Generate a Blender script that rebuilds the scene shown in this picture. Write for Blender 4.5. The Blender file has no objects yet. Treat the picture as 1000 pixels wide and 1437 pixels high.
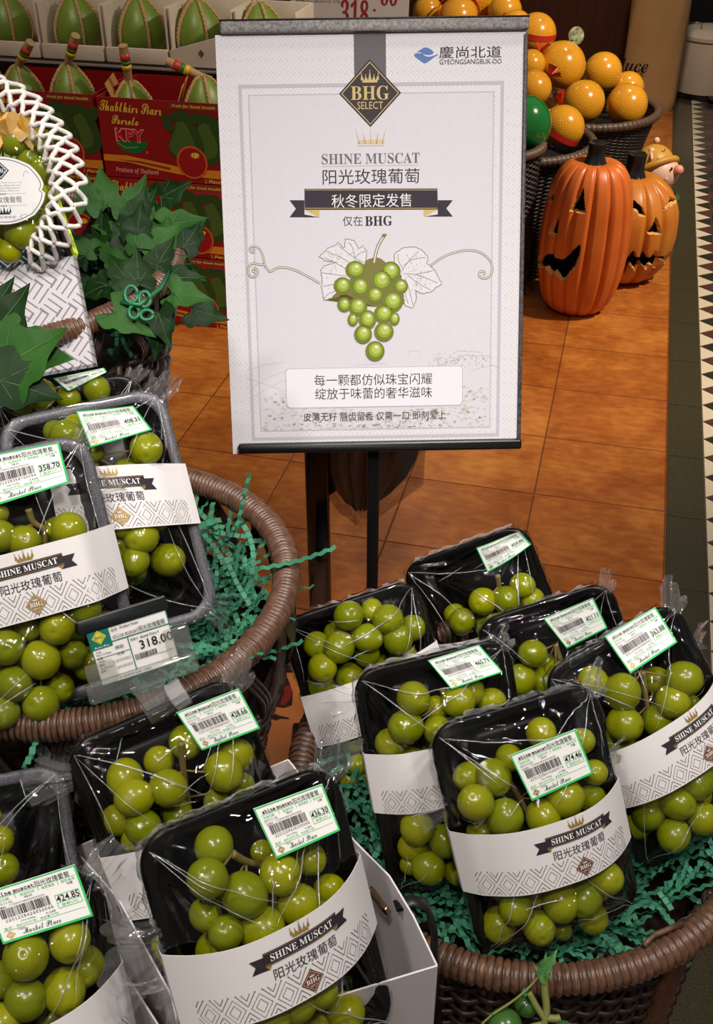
import bpy, math, random
import numpy as np
from mathutils import Vector, Matrix

scene = bpy.context.scene
COL = scene.collection
PI = math.pi
rnd = random.Random(7)
NR = np.random.default_rng(5)

# ------------------------------------------------------------------ camera
PITCH = math.radians(35.0); FPX = 1500.0; CAMH = 1.55
CAM = Vector((0, 0, CAMH))
AF = Vector((0, math.cos(PITCH), -math.sin(PITCH)))
AU = Vector((0, math.sin(PITCH), math.cos(PITCH)))
AX = Vector((1, 0, 0))
cam = bpy.data.cameras.new('camera'); camo = bpy.data.objects.new('camera', cam)
COL.objects.link(camo); camo.location = CAM
camo.rotation_euler = (PI/2 - PITCH, 0, 0)
cam.sensor_fit = 'VERTICAL'; cam.sensor_height = 24.0; cam.lens = 24.0*FPX/1437.0
cam.clip_start = 0.02; cam.clip_end = 60
scene.camera = camo

# ------------------------------------------------------------------ light
scene.view_settings.view_transform = 'Standard'
scene.view_settings.look = 'None'
scene.view_settings.exposure = 0.0
scene.view_settings.gamma = 1.0
scene.view_settings.use_curve_mapping = False
scene.cycles.transparent_max_bounces = 24
scene.cycles.max_bounces = 8
scene.cycles.caustics_reflective = False
scene.cycles.caustics_refractive = False
scene.cycles.sample_clamp_indirect = 4.0
w = bpy.data.worlds.new('shop_ambient'); scene.world = w; w.use_nodes = True
w.node_tree.nodes['Background'].inputs[0].default_value = (1.0, 0.92, 0.86, 1)
w.node_tree.nodes['Background'].inputs[1].default_value = 0.13

def overhead_spot(name, loc, target, energy, color, radius=0.05, angle=70, blend=0.6):
    l = bpy.data.lights.new(name, 'SPOT'); l.energy = energy; l.color = color
    l.shadow_soft_size = radius; l.spot_size = math.radians(angle); l.spot_blend = blend
    o = bpy.data.objects.new(name, l); COL.objects.link(o); o.location = loc
    d = Vector(target) - Vector(loc)
    o.rotation_euler = d.to_track_quat('-Z', 'Y').to_euler()
    return o
WARM = (1.0, 0.88, 0.72); NEUT = (1.0, 0.94, 0.91)
overhead_spot('overhead_spotlight', (0.55, -0.55, 2.9), (0.02, 1.36, 1.0), 190, NEUT, 0.10, 36, .95)
overhead_spot('overhead_spotlight', (-0.6, 0.15, 2.9), (-0.2, 0.62, 1.0), 66, NEUT, 0.075, 60, .8)
overhead_spot('overhead_spotlight', (0.8, 0.4, 2.9), (0.15, 0.65, 0.9), 74, NEUT, 0.075, 60, .8)
overhead_spot('overhead_spotlight', (-0.1, -0.5, 2.9), (0.02, 0.36, 0.95), 60, (1.0, 0.91, 0.82), 0.075, 50, .8)  # unseen spot added behind the viewer to brighten the front trays
overhead_spot('overhead_spotlight', (0.9, 1.5, 2.9), (0.35, 2.1, 0.0), 46, WARM, 0.10, 62, .8)
overhead_spot('overhead_spotlight', (-0.4, 1.9, 2.9), (-0.5, 2.9, 0.2), 9, WARM, 0.10, 75, .8)
overhead_spot('overhead_spotlight', (2.2, 2.7, 2.9), (1.0, 3.7, 0.4), 450, WARM, 0.10, 70, .8)
overhead_spot('overhead_spotlight', (1.2, 4.6, 2.9), (1.6, 5.6, 0.4), 120, WARM, 0.10, 80, .8)
overhead_spot('overhead_spotlight', (-0.9, 2.2, 2.9), (-0.9, 3.4, 0.8), 78, WARM, 0.10, 60, .8)
overhead_spot('overhead_spotlight', (0.43, 6.0, 2.9), (0.2, 2.2, 0.0), 14, WARM, 0.10, 40, .8)

# ------------------------------------------------------------------ helpers
def ray(px, py):
    return AF + AX*((px-500)/FPX) + AU*((718.5-py)/FPX)
def at_z(px, py, z):
    r = ray(px, py); return CAM + r*((z-CAMH)/r.z)
def at_d(px, py, d):            # depth along the view axis
    return CAM + ray(px, py)*d
YAW = math.radians(-13.9)       # the shop's grid
SE = Vector((math.cos(YAW), math.sin(YAW), 0)); SD = Vector((-math.sin(YAW), math.cos(YAW), 0))
def ST(s, t, z=0.0): return SE*s + SD*t + Vector((0, 0, z))
def at_t(px, py, t):            # on the vertical plane at grid depth t
    r = ray(px, py); return CAM + r*(t/(r.dot(SD)))

def lin(c):
    c = c/255.0
    return c/12.92 if c <= 0.04045 else ((c+0.055)/1.055)**2.4
def rgb(r, g, b): return (lin(r), lin(g), lin(b), 1.0)

MATS = {}
def mat(name, color=(0.5, 0.5, 0.5, 1), rough=0.5, metal=0.0, spec=0.5, coat=0.0, sss=0.0, noise=None, bump=None, sheen=0.0):
    """noise=(scale, amount, color2), bump=(scale, strength)"""
    if name in MATS: return MATS[name]
    m = bpy.data.materials.new(name); m.use_nodes = True
    nt = m.node_tree; b = nt.nodes['Principled BSDF']
    b.inputs['Base Color'].default_value = color
    b.inputs['Roughness'].default_value = rough
    b.inputs['Metallic'].default_value = metal
    b.inputs['Specular IOR Level'].default_value = spec
    b.inputs['Coat Weight'].default_value = coat
    b.inputs['Coat Roughness'].default_value = 0.05
    if sss:
        b.inputs['Subsurface Weight'].default_value = sss
        b.inputs['Subsurface Radius'].default_value = (0.6, 0.6, 0.2)
        b.inputs['Subsurface Scale'].default_value = 0.008
    tc = nt.nodes.new('ShaderNodeTexCoord')
    if noise:
        n = nt.nodes.new('ShaderNodeTexNoise'); n.inputs['Scale'].default_value = noise[0]
        n.inputs['Detail'].default_value = 4
        nt.links.new(tc.outputs['Object'], n.inputs['Vector'])
        r = nt.nodes.new('ShaderNodeMapRange'); r.inputs[1].default_value = 0.3; r.inputs[2].default_value = 0.7
        r.inputs[4].default_value = noise[1]
        nt.links.new(n.outputs[0], r.inputs[0])
        x = nt.nodes.new('ShaderNodeMix'); x.data_type = 'RGBA'
        x.inputs[6].default_value = color; x.inputs[7].default_value = noise[2]
        nt.links.new(r.outputs[0], x.inputs[0]); nt.links.new(x.outputs[2], b.inputs['Base Color'])
    if bump:
        n2 = nt.nodes.new('ShaderNodeTexNoise'); n2.inputs['Scale'].default_value = bump[0]; n2.inputs['Detail'].default_value = 3
        nt.links.new(tc.outputs['Object'], n2.inputs['Vector'])
        bp = nt.nodes.new('ShaderNodeBump'); bp.inputs['Strength'].default_value = bump[1]; bp.inputs['Distance'].default_value = 0.002
        nt.links.new(n2.outputs[0], bp.inputs['Height']); nt.links.new(bp.outputs[0], b.inputs['Normal'])
    MATS[name] = m
    return m

class MB:
    def __init__(s): s.v = []; s.f = []; s.m = []
    def add(s, vs, fs, mi=0):
        o = len(s.v); s.v += [tuple(v) for v in vs]
        for f in fs: s.f.append(tuple(i+o for i in f)); s.m.append(mi)
        return s
    def box(s, c, d, mi=0, R=None):
        vs = []
        for x in (-1, 1):
            for y in (-1, 1):
                for z in (-1, 1):
                    p = Vector((x*d[0]/2, y*d[1]/2, z*d[2]/2))
                    if R is not None: p = R @ p
                    vs.append(p + Vector(c))
        return s.add(vs, [(0,1,3,2),(4,6,7,5),(0,4,5,1),(2,3,7,6),(0,2,6,4),(1,5,7,3)], mi)
    def bbox(s, c, d, r=0.004, mi=0, R=None, seg=2):   # box with rounded edges (all three axes, chamfer style)
        pts = []; hx, hy, hz = d[0]/2, d[1]/2, d[2]/2; r = min(r, hx*.95, hy*.95, hz*.95)
        def ring(z, ins):
            out = []
            for (sx, sy, a0) in ((1,1,0),(-1,1,PI/2),(-1,-1,PI),(1,-1,1.5*PI)):
                for k in range(seg+1):
                    a = a0 + PI/2*k/seg; rr = r
                    out.append(Vector((sx*(hx-r)+(rr-ins)*math.cos(a), sy*(hy-r)+(rr-ins)*math.sin(a), z)))
            return out
        rings = []
        for k in range(seg+1):
            a = PI/2*(1-k/seg); rings.append(ring(-hz+r-r*math.sin(a), r-r*math.cos(a)))
        for k in range(seg+1):
            a = PI/2*k/seg; rings.append(ring(hz-r+r*math.sin(a), r-r*math.cos(a)))
        n = len(rings[0]); vs = []
        for rg in rings:
            for p in rg: vs.append((R @ p if R is not None else p) + Vector(c))
        fs = [tuple(range(n-1, -1, -1)), tuple(range((len(rings)-1)*n, len(rings)*n))]
        for i in range(len(rings)-1):
            for j in range(n):
                k = (j+1) % n; fs.append((i*n+j, i*n+k, (i+1)*n+k, (i+1)*n+j))
        return s.add(vs, fs, mi)
    def tube(s, pts, r, n=8, mi=0, caps=True, flat=1.0, up=None):
        pts = [Vector(p) for p in pts]; vs = []; L = len(pts)
        rr = r if isinstance(r, (list, tuple)) else [r]*L
        prev = None
        for i, p in enumerate(pts):
            t = (pts[min(i+1, L-1)] - pts[max(i-1, 0)])
            if t.length < 1e-9: t = Vector((0, 0, 1))
            t.normalize()
            if prev is None:
                a = Vector(up) if up else (Vector((0, 0, 1)) if abs(t.z) < .9 else Vector((1, 0, 0)))
            else: a = prev
            a = (a - t*a.dot(t)); a.normalize() if a.length > 1e-6 else None
            prev = a; b = t.cross(a)
            for k in range(n):
                th = 2*PI*k/n
                vs.append(p + (a*math.cos(th)*flat + b*math.sin(th))*rr[i])
        fs = []
        for i in range(L-1):
            for k in range(n):
                k2 = (k+1) % n; fs.append((i*n+k, i*n+k2, (i+1)*n+k2, (i+1)*n+k))
        if caps: fs += [tuple(range(n-1, -1, -1)), tuple(range((L-1)*n, L*n))]
        return s.add(vs, fs, mi)
    def lathe(s, prof, n=32, mi=0, c=(0, 0, 0), fr=None):
        vs = []
        for (r, z) in prof:
            for k in range(n):
                a = 2*PI*k/n; q = r if fr is None else r*fr(a, z)
                vs.append((c[0]+q*math.cos(a), c[1]+q*math.sin(a), c[2]+z))
        fs = []
        for i in range(len(prof)-1):
            for k in range(n):
                k2 = (k+1) % n; fs.append((i*n+k, i*n+k2, (i+1)*n+k2, (i+1)*n+k))
        return s.add(vs, fs, mi)
    def grid(s, fn, nu, nv, mi=0, keep=None):
        vs = [fn(i/nu, j/nv) for j in range(nv+1) for i in range(nu+1)]
        fs = []
        for j in range(nv):
            for i in range(nu):
                if keep and not keep((i+.5)/nu, (j+.5)/nv): continue
                fs.append((j*(nu+1)+i, j*(nu+1)+i+1, (j+1)*(nu+1)+i+1, (j+1)*(nu+1)+i))
        return s.add(vs, fs, mi)
    def ball(s, c, r, nu=16, nv=10, mi=0, R=None, sc=(1, 1, 1)):
        vs = []; fs = []
        for j in range(nv+1):
            th = PI*j/nv
            for i in range(nu):
                ph = 2*PI*i/nu
                p = Vector((math.sin(th)*math.cos(ph)*sc[0], math.sin(th)*math.sin(ph)*sc[1], math.cos(th)*sc[2]))*r
                if R is not None: p = R @ p
                vs.append(p + Vector(c))
        for j in range(nv):
            for i in range(nu):
                k = (i+1) % nu; fs.append((j*nu+i, (j+1)*nu+i, (j+1)*nu+k, j*nu+k))
        return s.add(vs, fs, mi)
    def build(s, name, mats, parent=None, smooth=True, angle=None):
        me = bpy.data.meshes.new(name)
        me.from_pydata(s.v, [], s.f); 
        if not isinstance(mats, (list, tuple)): mats = [mats]
        for m in mats: me.materials.append(m)
        if len(mats) > 1: me.polygons.foreach_set('material_index', s.m)
        me.polygons.foreach_set('use_smooth', [smooth]*len(s.f))
        me.update()
        if smooth and angle: me.set_sharp_from_angle(angle=math.radians(angle))
        o = bpy.data.objects.new(name, me); COL.objects.link(o)
        if parent is not None: o.parent = parent
        return o

def tag(o, label=None, cat=None, group=None, kind=None):
    if label: o['label'] = label
    if cat: o['category'] = cat
    if group: o['group'] = group
    if kind: o['kind'] = kind
    return o
def empty(name, M, label, cat, group=None):
    o = bpy.data.objects.new(name, None); COL.objects.link(o)
    o.empty_display_size = 0.02
    if isinstance(M, Matrix): o.matrix_world = M
    else: o.location = M
    return tag(o, label, cat, group)

# ---- flat printing: text, lines, polygons in 2-D, later laid on a surface
def _m(s, A, a, d=None):
    out = ''
    for ch in s:
        if 'A' <= ch <= 'Z': out += chr(A+ord(ch)-65)
        elif 'a' <= ch <= 'z': out += chr(a+ord(ch)-97)
        elif d and ch.isdigit(): out += chr(d+ord(ch)-48)
        else: out += ch
    return out
def serif(s): return _m(s, 0x1D400, 0x1D41A, 0x1D7CE)
def script(s): return _m(s, 0x1D4D0, 0x1D4EA)
def mono(s): return _m(s, 0x1D670, 0x1D68A, 0x1D7F6)
def sbi(s): return _m(s, 0x1D63C, 0x1D656)
def bdit(s): return _m(s, 0x1D468, 0x1D482)
_TC = {}
def text2d(s, res=3, bold=0.0):
    k = (s, res, bold)
    if k in _TC: return _TC[k]
    c = bpy.data.curves.new('type', 'FONT'); c.body = s; c.size = 1.0; c.resolution_u = res; c.offset = bold
    o = bpy.data.objects.new('type', c); COL.objects.link(o)
    dg = bpy.context.evaluated_depsgraph_get(); dg.update()
    me = bpy.data.meshes.new_from_object(o.evaluated_get(dg))
    V = np.array([v.co[:2] for v in me.vertices]); Fs = [tuple(p.vertices) for p in me.polygons]
    bpy.data.objects.remove(o); bpy.data.curves.remove(c); bpy.data.meshes.remove(me)
    if len(V):
        lo = V.min(0); hi = V.max(0)
    else: V = np.zeros((0, 2)); lo = hi = np.zeros(2)
    _TC[k] = (V, Fs, lo, hi); return _TC[k]
class P2:
    """a flat print: polygons in 2-D with layer and colour index"""
    def __init__(s): s.v = []; s.f = []; s.m = []; s.z = []
    def poly(s, pts, mi=0, z=0):
        o = len(s.v); s.v += [(p[0], p[1], z) for p in pts]; s.f.append(tuple(range(o, o+len(pts)))); s.m.append(mi)
    def rect(s, x0, y0, x1, y1, mi=0, z=0, n=1):
        for i in range(n):
            a = x0+(x1-x0)*i/n; b = x0+(x1-x0)*(i+1)/n
            s.poly([(a, y0), (b, y0), (b, y1), (a, y1)], mi, z)
    def frame(s, x0, y0, x1, y1, w, mi=0, z=0, n=1):
        s.rect(x0, y0, x1, y0+w, mi, z, n); s.rect(x0, y1-w, x1, y1, mi, z, n)
        s.rect(x0, y0+w, x0+w, y1-w, mi, z); s.rect(x1-w, y0+w, x1, y1-w, mi, z)
    def line(s, pts, w, mi=0, z=0, closed=False):
        pts = [Vector((p[0], p[1])) for p in pts]; n = len(pts)
        if n < 2: return
        ww = w if isinstance(w, (list, tuple)) else [w]*n
        L = []; 
        for i in range(n):
            a = pts[(i-1) % n] if (closed or i > 0) else pts[i]; b = pts[(i+1) % n] if (closed or i < n-1) else pts[i]
            t = b-a; t = t.normalized() if t.length > 1e-9 else Vector((1, 0)); L.append(Vector((-t.y, t.x)))
        o = len(s.v)
        for i in range(n):
            for q in (.5, -.5):
                p = pts[i]+L[i]*ww[i]*q; s.v.append((p.x, p.y, z))
        for i in range(n if closed else n-1):
            j = (i+1) % n; s.f.append((o+2*i, o+2*j, o+2*j+1, o+2*i+1)); s.m.append(mi)
    def seg(s, a, b, w, mi=0, z=0): s.line([a, b], w, mi, z)
    def disk(s, c, r, mi=0, z=0, n=20, sx=1, rot=0):
        s.poly([(c[0]+r*sx*math.cos(2*PI*k/n)*math.cos(rot)-r*math.sin(2*PI*k/n)*math.sin(rot),
                 c[1]+r*sx*math.cos(2*PI*k/n)*math.sin(rot)+r*math.sin(2*PI*k/n)*math.cos(rot)) for k in range(n)], mi, z)
    def text(s, t, x, y, h=None, w=None, mi=0, z=0, align='C', res=3, rot=0, bold=0.0, fith=True):
        """cap box of height h (and width w when given) centred / left / right at x, its middle at y"""
        V, Fs, lo, hi = text2d(t, res, bold)
        if not len(V): return
        dx, dy = hi-lo
        sy = h/dy if (h and fith) else (h if h else w/dx)
        sx = w/dx if w else sy
        X = (V[:, 0]-lo[0])*sx; Y = (V[:, 1]-(lo[1]+hi[1])/2)*sy
        tw = dx*sx
        X = X - (tw/2 if align == 'C' else (tw if align == 'R' else 0))
        c, sn = math.cos(rot), math.sin(rot)
        o = len(s.v)
        s.v += [(x+a*c-b*sn, y+a*sn+b*c, z) for a, b in zip(X, Y)]
        for f in Fs: s.f.append(tuple(i+o for i in f)); s.m.append(mi)
        return tw
    def build(s, name, mats, parent, fn=None, lift=0.0003, step=0.00012):
        """fn(x, y, off) gives a point; default is the local XY plane"""
        b = MB()
        fn = fn or (lambda x, y, o: (x, y, o))
        b.v = [tuple(fn(x, y, lift+step*z)) for x, y, z in s.v]; b.f = s.f; b.m = s.m
        return b.build(name, mats, parent, smooth=False)
def chaikin(pts, n=2, closed=False):
    pts = [tuple(p) for p in pts]
    for _ in range(n):
        out = [] if closed else [pts[0]]
        m = len(pts)
        for i in range(m if closed else m-1):
            a = pts[i]; b = pts[(i+1) % m]
            out.append(tuple(.75*x+.25*y for x, y in zip(a, b))); out.append(tuple(.25*x+.75*y for x, y in zip(a, b)))
        if not closed: out.append(pts[-1])
        pts = out
    return pts

# ------------------------------------------------------------------ materials
def ink(n, r, g, b): return mat(n, rgb(r, g, b), rough=.6, spec=.2)
M_black = mat('matte_black_metal', rgb(16, 15, 15), .35)
M_white = mat('white_card', rgb(226, 222, 220), .55, spec=.25)
M_card = mat('white_carton', rgb(222, 216, 216), .5, spec=.3)
M_tray = mat('black_tray_plastic', rgb(10, 9, 8), .3, spec=.16)
M_trayg = mat('grey_flecked_tray_foam', rgb(58, 57, 62), .4, noise=(700, .9, rgb(104, 103, 110)))
def grape_mat():
    m = mat('grape_skin', rgb(150, 165, 42), .24, spec=.36, sss=.35)
    nt = m.node_tree; b = nt.nodes['Principled BSDF']
    b.inputs['Subsurface Radius'].default_value = (0.8, 0.9, 0.15); b.inputs['Subsurface Scale'].default_value = .006
    oi = nt.nodes.new('ShaderNodeObjectInfo'); tc = nt.nodes.new('ShaderNodeTexCoord')
    n = nt.nodes.new('ShaderNodeTexNoise'); n.inputs['Scale'].default_value = 70; n.inputs['Detail'].default_value = 3
    nt.links.new(tc.outputs['Object'], n.inputs['Vector'])
    r = nt.nodes.new('ShaderNodeValToRGB')
    r.color_ramp.elements[0].color = rgb(112, 122, 3); r.color_ramp.elements[1].color = rgb(148, 148, 8)
    nt.links.new(oi.outputs['Random'], r.inputs[0])
    x = nt.nodes.new('ShaderNodeMix'); x.data_type = 'RGBA'; x.blend_type = 'MULTIPLY'; x.inputs[0].default_value = .5
    nt.links.new(r.outputs[0], x.inputs[6])
    r2 = nt.nodes.new('ShaderNodeValToRGB'); r2.color_ramp.elements[0].position = .35; r2.color_ramp.elements[1].position = .65
    r2.color_ramp.elements[0].color = (.7, .78, .5, 1); r2.color_ramp.elements[1].color = (1, 1, 1, 1)
    nt.links.new(n.outputs[0], r2.inputs[0]); nt.links.new(r2.outputs[0], x.inputs[7])
    nt.links.new(x.outputs[2], b.inputs['Base Color'])
    return m
M_grape = grape_mat()
M_stem = mat('brown_grape_stem', rgb(128, 92, 50), .6, noise=(200, .7, rgb(90, 110, 40)))
def clear_mat(name, tint=(1, 1, 1, 1), refl=.16, rough=.07, bump=0.0, scale=60, white=0.0):
    m = bpy.data.materials.new(name); m.use_nodes = True; nt = m.node_tree; nt.nodes.clear()
    out = nt.nodes.new('ShaderNodeOutputMaterial'); tr = nt.nodes.new('ShaderNodeBsdfTransparent'); tr.inputs[0].default_value = tint
    gl = nt.nodes.new('ShaderNodeBsdfGlossy'); gl.inputs['Roughness'].default_value = rough
    fc = nt.nodes.new('ShaderNodeLayerWeight'); fc.inputs['Blend'].default_value = .5
    lw = nt.nodes.new('ShaderNodeMath'); lw.operation = 'POWER'; lw.inputs[1].default_value = 3.2; nt.links.new(fc.outputs['Facing'], lw.inputs[0])
    mr = nt.nodes.new('ShaderNodeMapRange'); mr.inputs[1].default_value = 0; mr.inputs[2].default_value = 1
    mr.inputs[3].default_value = refl*.20; mr.inputs[4].default_value = min(1, .25+refl*1.8)
    nt.links.new(lw.outputs[0], mr.inputs[0])
    mx = nt.nodes.new('ShaderNodeMixShader'); nt.links.new(mr.outputs[0], mx.inputs[0])
    base = tr
    if white:
        df = nt.nodes.new('ShaderNodeBsdfDiffuse'); df.inputs[0].default_value = (.9, .9, .9, 1)
        m2 = nt.nodes.new('ShaderNodeMixShader'); m2.inputs[0].default_value = white
        nt.links.new(tr.outputs[0], m2.inputs[1]); nt.links.new(df.outputs[0], m2.inputs[2]); base = m2
    nt.links.new(base.outputs[0], mx.inputs[1]); nt.links.new(gl.outputs[0], mx.inputs[2])
    if bump:
        tc = nt.nodes.new('ShaderNodeTexCoord'); n = nt.nodes.new('ShaderNodeTexNoise'); n.inputs['Scale'].default_value = scale
        n.inputs['Detail'].default_value = 2; nt.links.new(tc.outputs['Object'], n.inputs['Vector'])
        bp = nt.nodes.new('ShaderNodeBump'); bp.inputs['Strength'].default_value = bump; bp.inputs['Distance'].default_value = .004
        nt.links.new(n.outputs[0], bp.inputs['Height'])
        nt.links.new(bp.outputs[0], gl.inputs['Normal'])
    nt.links.new(mx.outputs[0], out.inputs[0])
    return m
M_film = clear_mat('cling_film', refl=.20, rough=.022, bump=.15, scale=45)
M_fold = clear_mat('gathered_film', refl=.42, rough=.07, bump=.5, scale=140, white=.045)
M_crease = clear_mat('film_crease', refl=.75, rough=.16, bump=.3, scale=200, white=.16)
M_acry = clear_mat('clear_acrylic', tint=(.95, .95, .92, 1), refl=.40, rough=.05, white=.05)
I_black = ink('black_ink', 26, 24, 26); I_grey = ink('grey_ink', 96, 92, 96); I_dark = ink('charcoal_ink', 50, 45, 52)
I_gold = mat('gold_ink', rgb(168, 138, 70), .35, metal=.3); I_white = ink('white_ink', 235, 233, 232)
I_green = ink('label_green_ink', 50, 185, 95); I_teal = ink('deep_green_ink', 14, 100, 78); I_line = ink('thin_grey_ink', 112, 106, 104)
I_brown = mat('bronze_ink', rgb(116, 66, 42), .4, metal=.2)
I_olive = ink('olive_ink', 128, 122, 66)
M_label = mat('white_sticker_paper', rgb(228, 226, 222), .5, spec=.25)
M_wick = mat('brown_wicker', rgb(112, 80, 60), .36, noise=(160, .8, rgb(62, 42, 32)))
M_wickd = mat('dark_wicker', rgb(58, 40, 32), .42, noise=(160, .8, rgb(34, 24, 20)))
M_shred = mat('green_paper_shred', rgb(62, 138, 102), .6, noise=(40, .8, rgb(34, 92, 66)))
M_rope = mat('straw_rope', rgb(186, 150, 104), .8, noise=(300, .7, rgb(140, 104, 64)))

# ------------------------------------------------------------------ the setting
def floor_mat():
    m = bpy.data.materials.new('terracotta_tiles'); m.use_nodes = True; nt = m.node_tree; b = nt.nodes['Principled BSDF']
    tc = nt.nodes.new('ShaderNodeTexCoord'); sp = nt.nodes.new('ShaderNodeSeparateXYZ')
    nt.links.new(tc.outputs['Object'], sp.inputs[0])
    def math_(op, a, bb=None, c=None):
        n = nt.nodes.new('ShaderNodeMath'); n.operation = op
        for i, q in enumerate((a, bb, c)):
            if q is None: continue
            if isinstance(q, (int, float)): n.inputs[i].default_value = q
            else: nt.links.new(q, n.inputs[i])
        return n.outputs[0]
    def gap(v, off, per):
        f = math_('FRACT', math_('DIVIDE', math_('SUBTRACT', v, off), per))
        d = math_('MULTIPLY', math_('MINIMUM', f, math_('SUBTRACT', 1.0, f)), per)
        return d
    dx = gap(sp.outputs[0], -.105-.33*20, .33); dy = gap(sp.outputs[1], 2.046-.2935*30, .2935)
    d = math_('MINIMUM', dx, dy)
    g = math_('SMOOTH_MIN', math_('MULTIPLY', d, 1/.0032), 1.0, .2)
    cell = nt.nodes.new('ShaderNodeCombineXYZ')
    nt.links.new(math_('FLOOR', math_('DIVIDE', math_('SUBTRACT', sp.outputs[0], -.105), .33)), cell.inputs[0])
    nt.links.new(math_('FLOOR', math_('DIVIDE', math_('SUBTRACT', sp.outputs[1], 2.046), .2935)), cell.inputs[1])
    wn = nt.nodes.new('ShaderNodeTexWhiteNoise'); nt.links.new(cell.outputs[0], wn.inputs[0])
    n1 = nt.nodes.new('ShaderNodeTexNoise'); n1.inputs['Scale'].default_value = 5; n1.inputs['Detail'].default_value = 6; n1.inputs['Roughness'].default_value = .65
    nt.links.new(tc.outputs['Object'], n1.inputs['Vector'])
    mp = nt.nodes.new('ShaderNodeMapping'); mp.inputs['Scale'].default_value = (1, 2.2, 1); nt.links.new(tc.outputs['Object'], mp.inputs[0])
    n2 = nt.nodes.new('ShaderNodeTexNoise'); n2.inputs['Scale'].default_value = 22; n2.inputs['Detail'].default_value = 5
    nt.links.new(mp.outputs[0], n2.inputs['Vector'])
    fac = math_('ADD', math_('MULTIPLY', n1.outputs[0], .6), math_('ADD', math_('MULTIPLY', n2.outputs[0], .32), math_('MULTIPLY', wn.outputs[0], .10)))
    r = nt.nodes.new('ShaderNodeValToRGB'); e = r.color_ramp.elements
    e[0].position = .34; e[0].color = rgb(128, 62, 20); e[1].position = .66; e[1].color = rgb(194, 122, 52)
    x = e.new(.5); x.color = rgb(162, 90, 34)
    nt.links.new(fac, r.inputs[0])
    mix = nt.nodes.new('ShaderNodeMix'); mix.data_type = 'RGBA'; mix.inputs[6].default_value = rgb(78, 36, 18)
    nt.links.new(g, mix.inputs[0]); nt.links.new(r.outputs[0], mix.inputs[7]); nt.links.new(mix.outputs[2], b.inputs['Base Color'])
    b.inputs['Roughness'].default_value = .34; b.inputs['Specular IOR Level'].default_value = .45
    bp = nt.nodes.new('ShaderNodeBump'); bp.inputs['Strength'].default_value = .25; bp.inputs['Distance'].default_value = .003
    n3 = nt.nodes.new('ShaderNodeTexNoise'); n3.inputs['Scale'].default_value = 130; nt.links.new(tc.outputs['Object'], n3.inputs['Vector'])
    nt.links.new(math_('ADD', g, math_('MULTIPLY', n3.outputs[0], .5)), bp.inputs['Height']); nt.links.new(bp.outputs[0], b.inputs['Normal'])
    return m
def on_grid(o): o.rotation_euler = (0, 0, YAW); return o
s1, s2 = .228, .322
b = MB(); b.box((s1/2-4.0, 3.6, -.02), (s1+8.0, 9.6, .04)); fl = on_grid(b.build('floor', floor_mat(), smooth=False)); tag(fl, kind='structure')
M_granite = mat('dark_green_granite', rgb(44, 38, 26), .16, noise=(420, .9, rgb(84, 78, 56)))
b = MB()
t = -1.2
while t < 8.4:
    b.box(((s1+s2)/2, t+.147, -.0195), (s2-s1-.002, .2915, .04)); t += .2935
on_grid(b.build('trim_1', M_granite, smooth=False))['kind'] = 'structure'
# mosaic border: cream and dark triangles
b = MB(); b.box((s2+.075, 3.6, -.021), (.15, 9.6, .04), 0)
ft = .1; t = 2.628-ft*38; k = 0
while t < 8.4:
    b.add([(s2+.004, t+.002, 0), (s2+.004, t+ft-.002, 0), (s2+.064, t+ft/2, 0)], [(0, 2, 1)], 1)
    b.add([(s2+.066, t+ft/2+.003, 0), (s2+.066, t+ft*1.5-.003, 0), (s2+.007, t+ft, 0)], [(0, 1, 2)], 2 if k % 2 else 3)
    b.add([(s2+.068, t+.002, 0), (s2+.15, t+.002, 0), (s2+.15, t+ft-.002, 0), (s2+.068, t+ft-.002, 0)], [(0, 1, 2, 3)], 3 if k % 2 else 2)
    t += ft; k += 1
mo = b.build('trim_2', [mat('mosaic_grout', rgb(84, 74, 62), .5), mat('cream_stone', rgb(216, 200, 174), .22), mat('brown_stone', rgb(86, 56, 48), .2), mat('green_black_stone', rgb(52, 48, 42), .2)], smooth=False)
on_grid(mo)['kind'] = 'structure'
b = MB(); b.box((s2+.15+1.2, 3.6, -.02), (2.4, 9.6, .04))
on_grid(b.build('trim_3', mat('maroon_stone', rgb(88, 52, 46), .18, noise=(60, .6, rgb(62, 36, 34))), smooth=False))['kind'] = 'structure'
# ------------------------------------------------------------------ grape packs
TW, TH, TD = .125, .180, .027
def pose(cx, cy, d, roll, pit, yaw):
    c = at_d(cx, cy, d); z = -ray(cx, cy).normalized()
    x = AU.cross(z).normalized(); y = z.cross(x)
    B = Matrix((x, y, z)).transposed()
    R = B @ Matrix.Rotation(math.radians(roll), 3, 'Z') @ Matrix.Rotation(math.radians(pit), 3, 'X') @ Matrix.Rotation(math.radians(yaw), 3, 'Y')
    return Matrix.Translation(c) @ R.to_4x4()
def to_local(M, px, py, z):      # the point of the plane local z = z seen at a pixel, in local coordinates
    Mi = M.inverted(); o = Mi @ CAM; d = (Mi.to_3x3() @ ray(px, py))
    return o + d*((z-o.z)/d.z)

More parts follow.
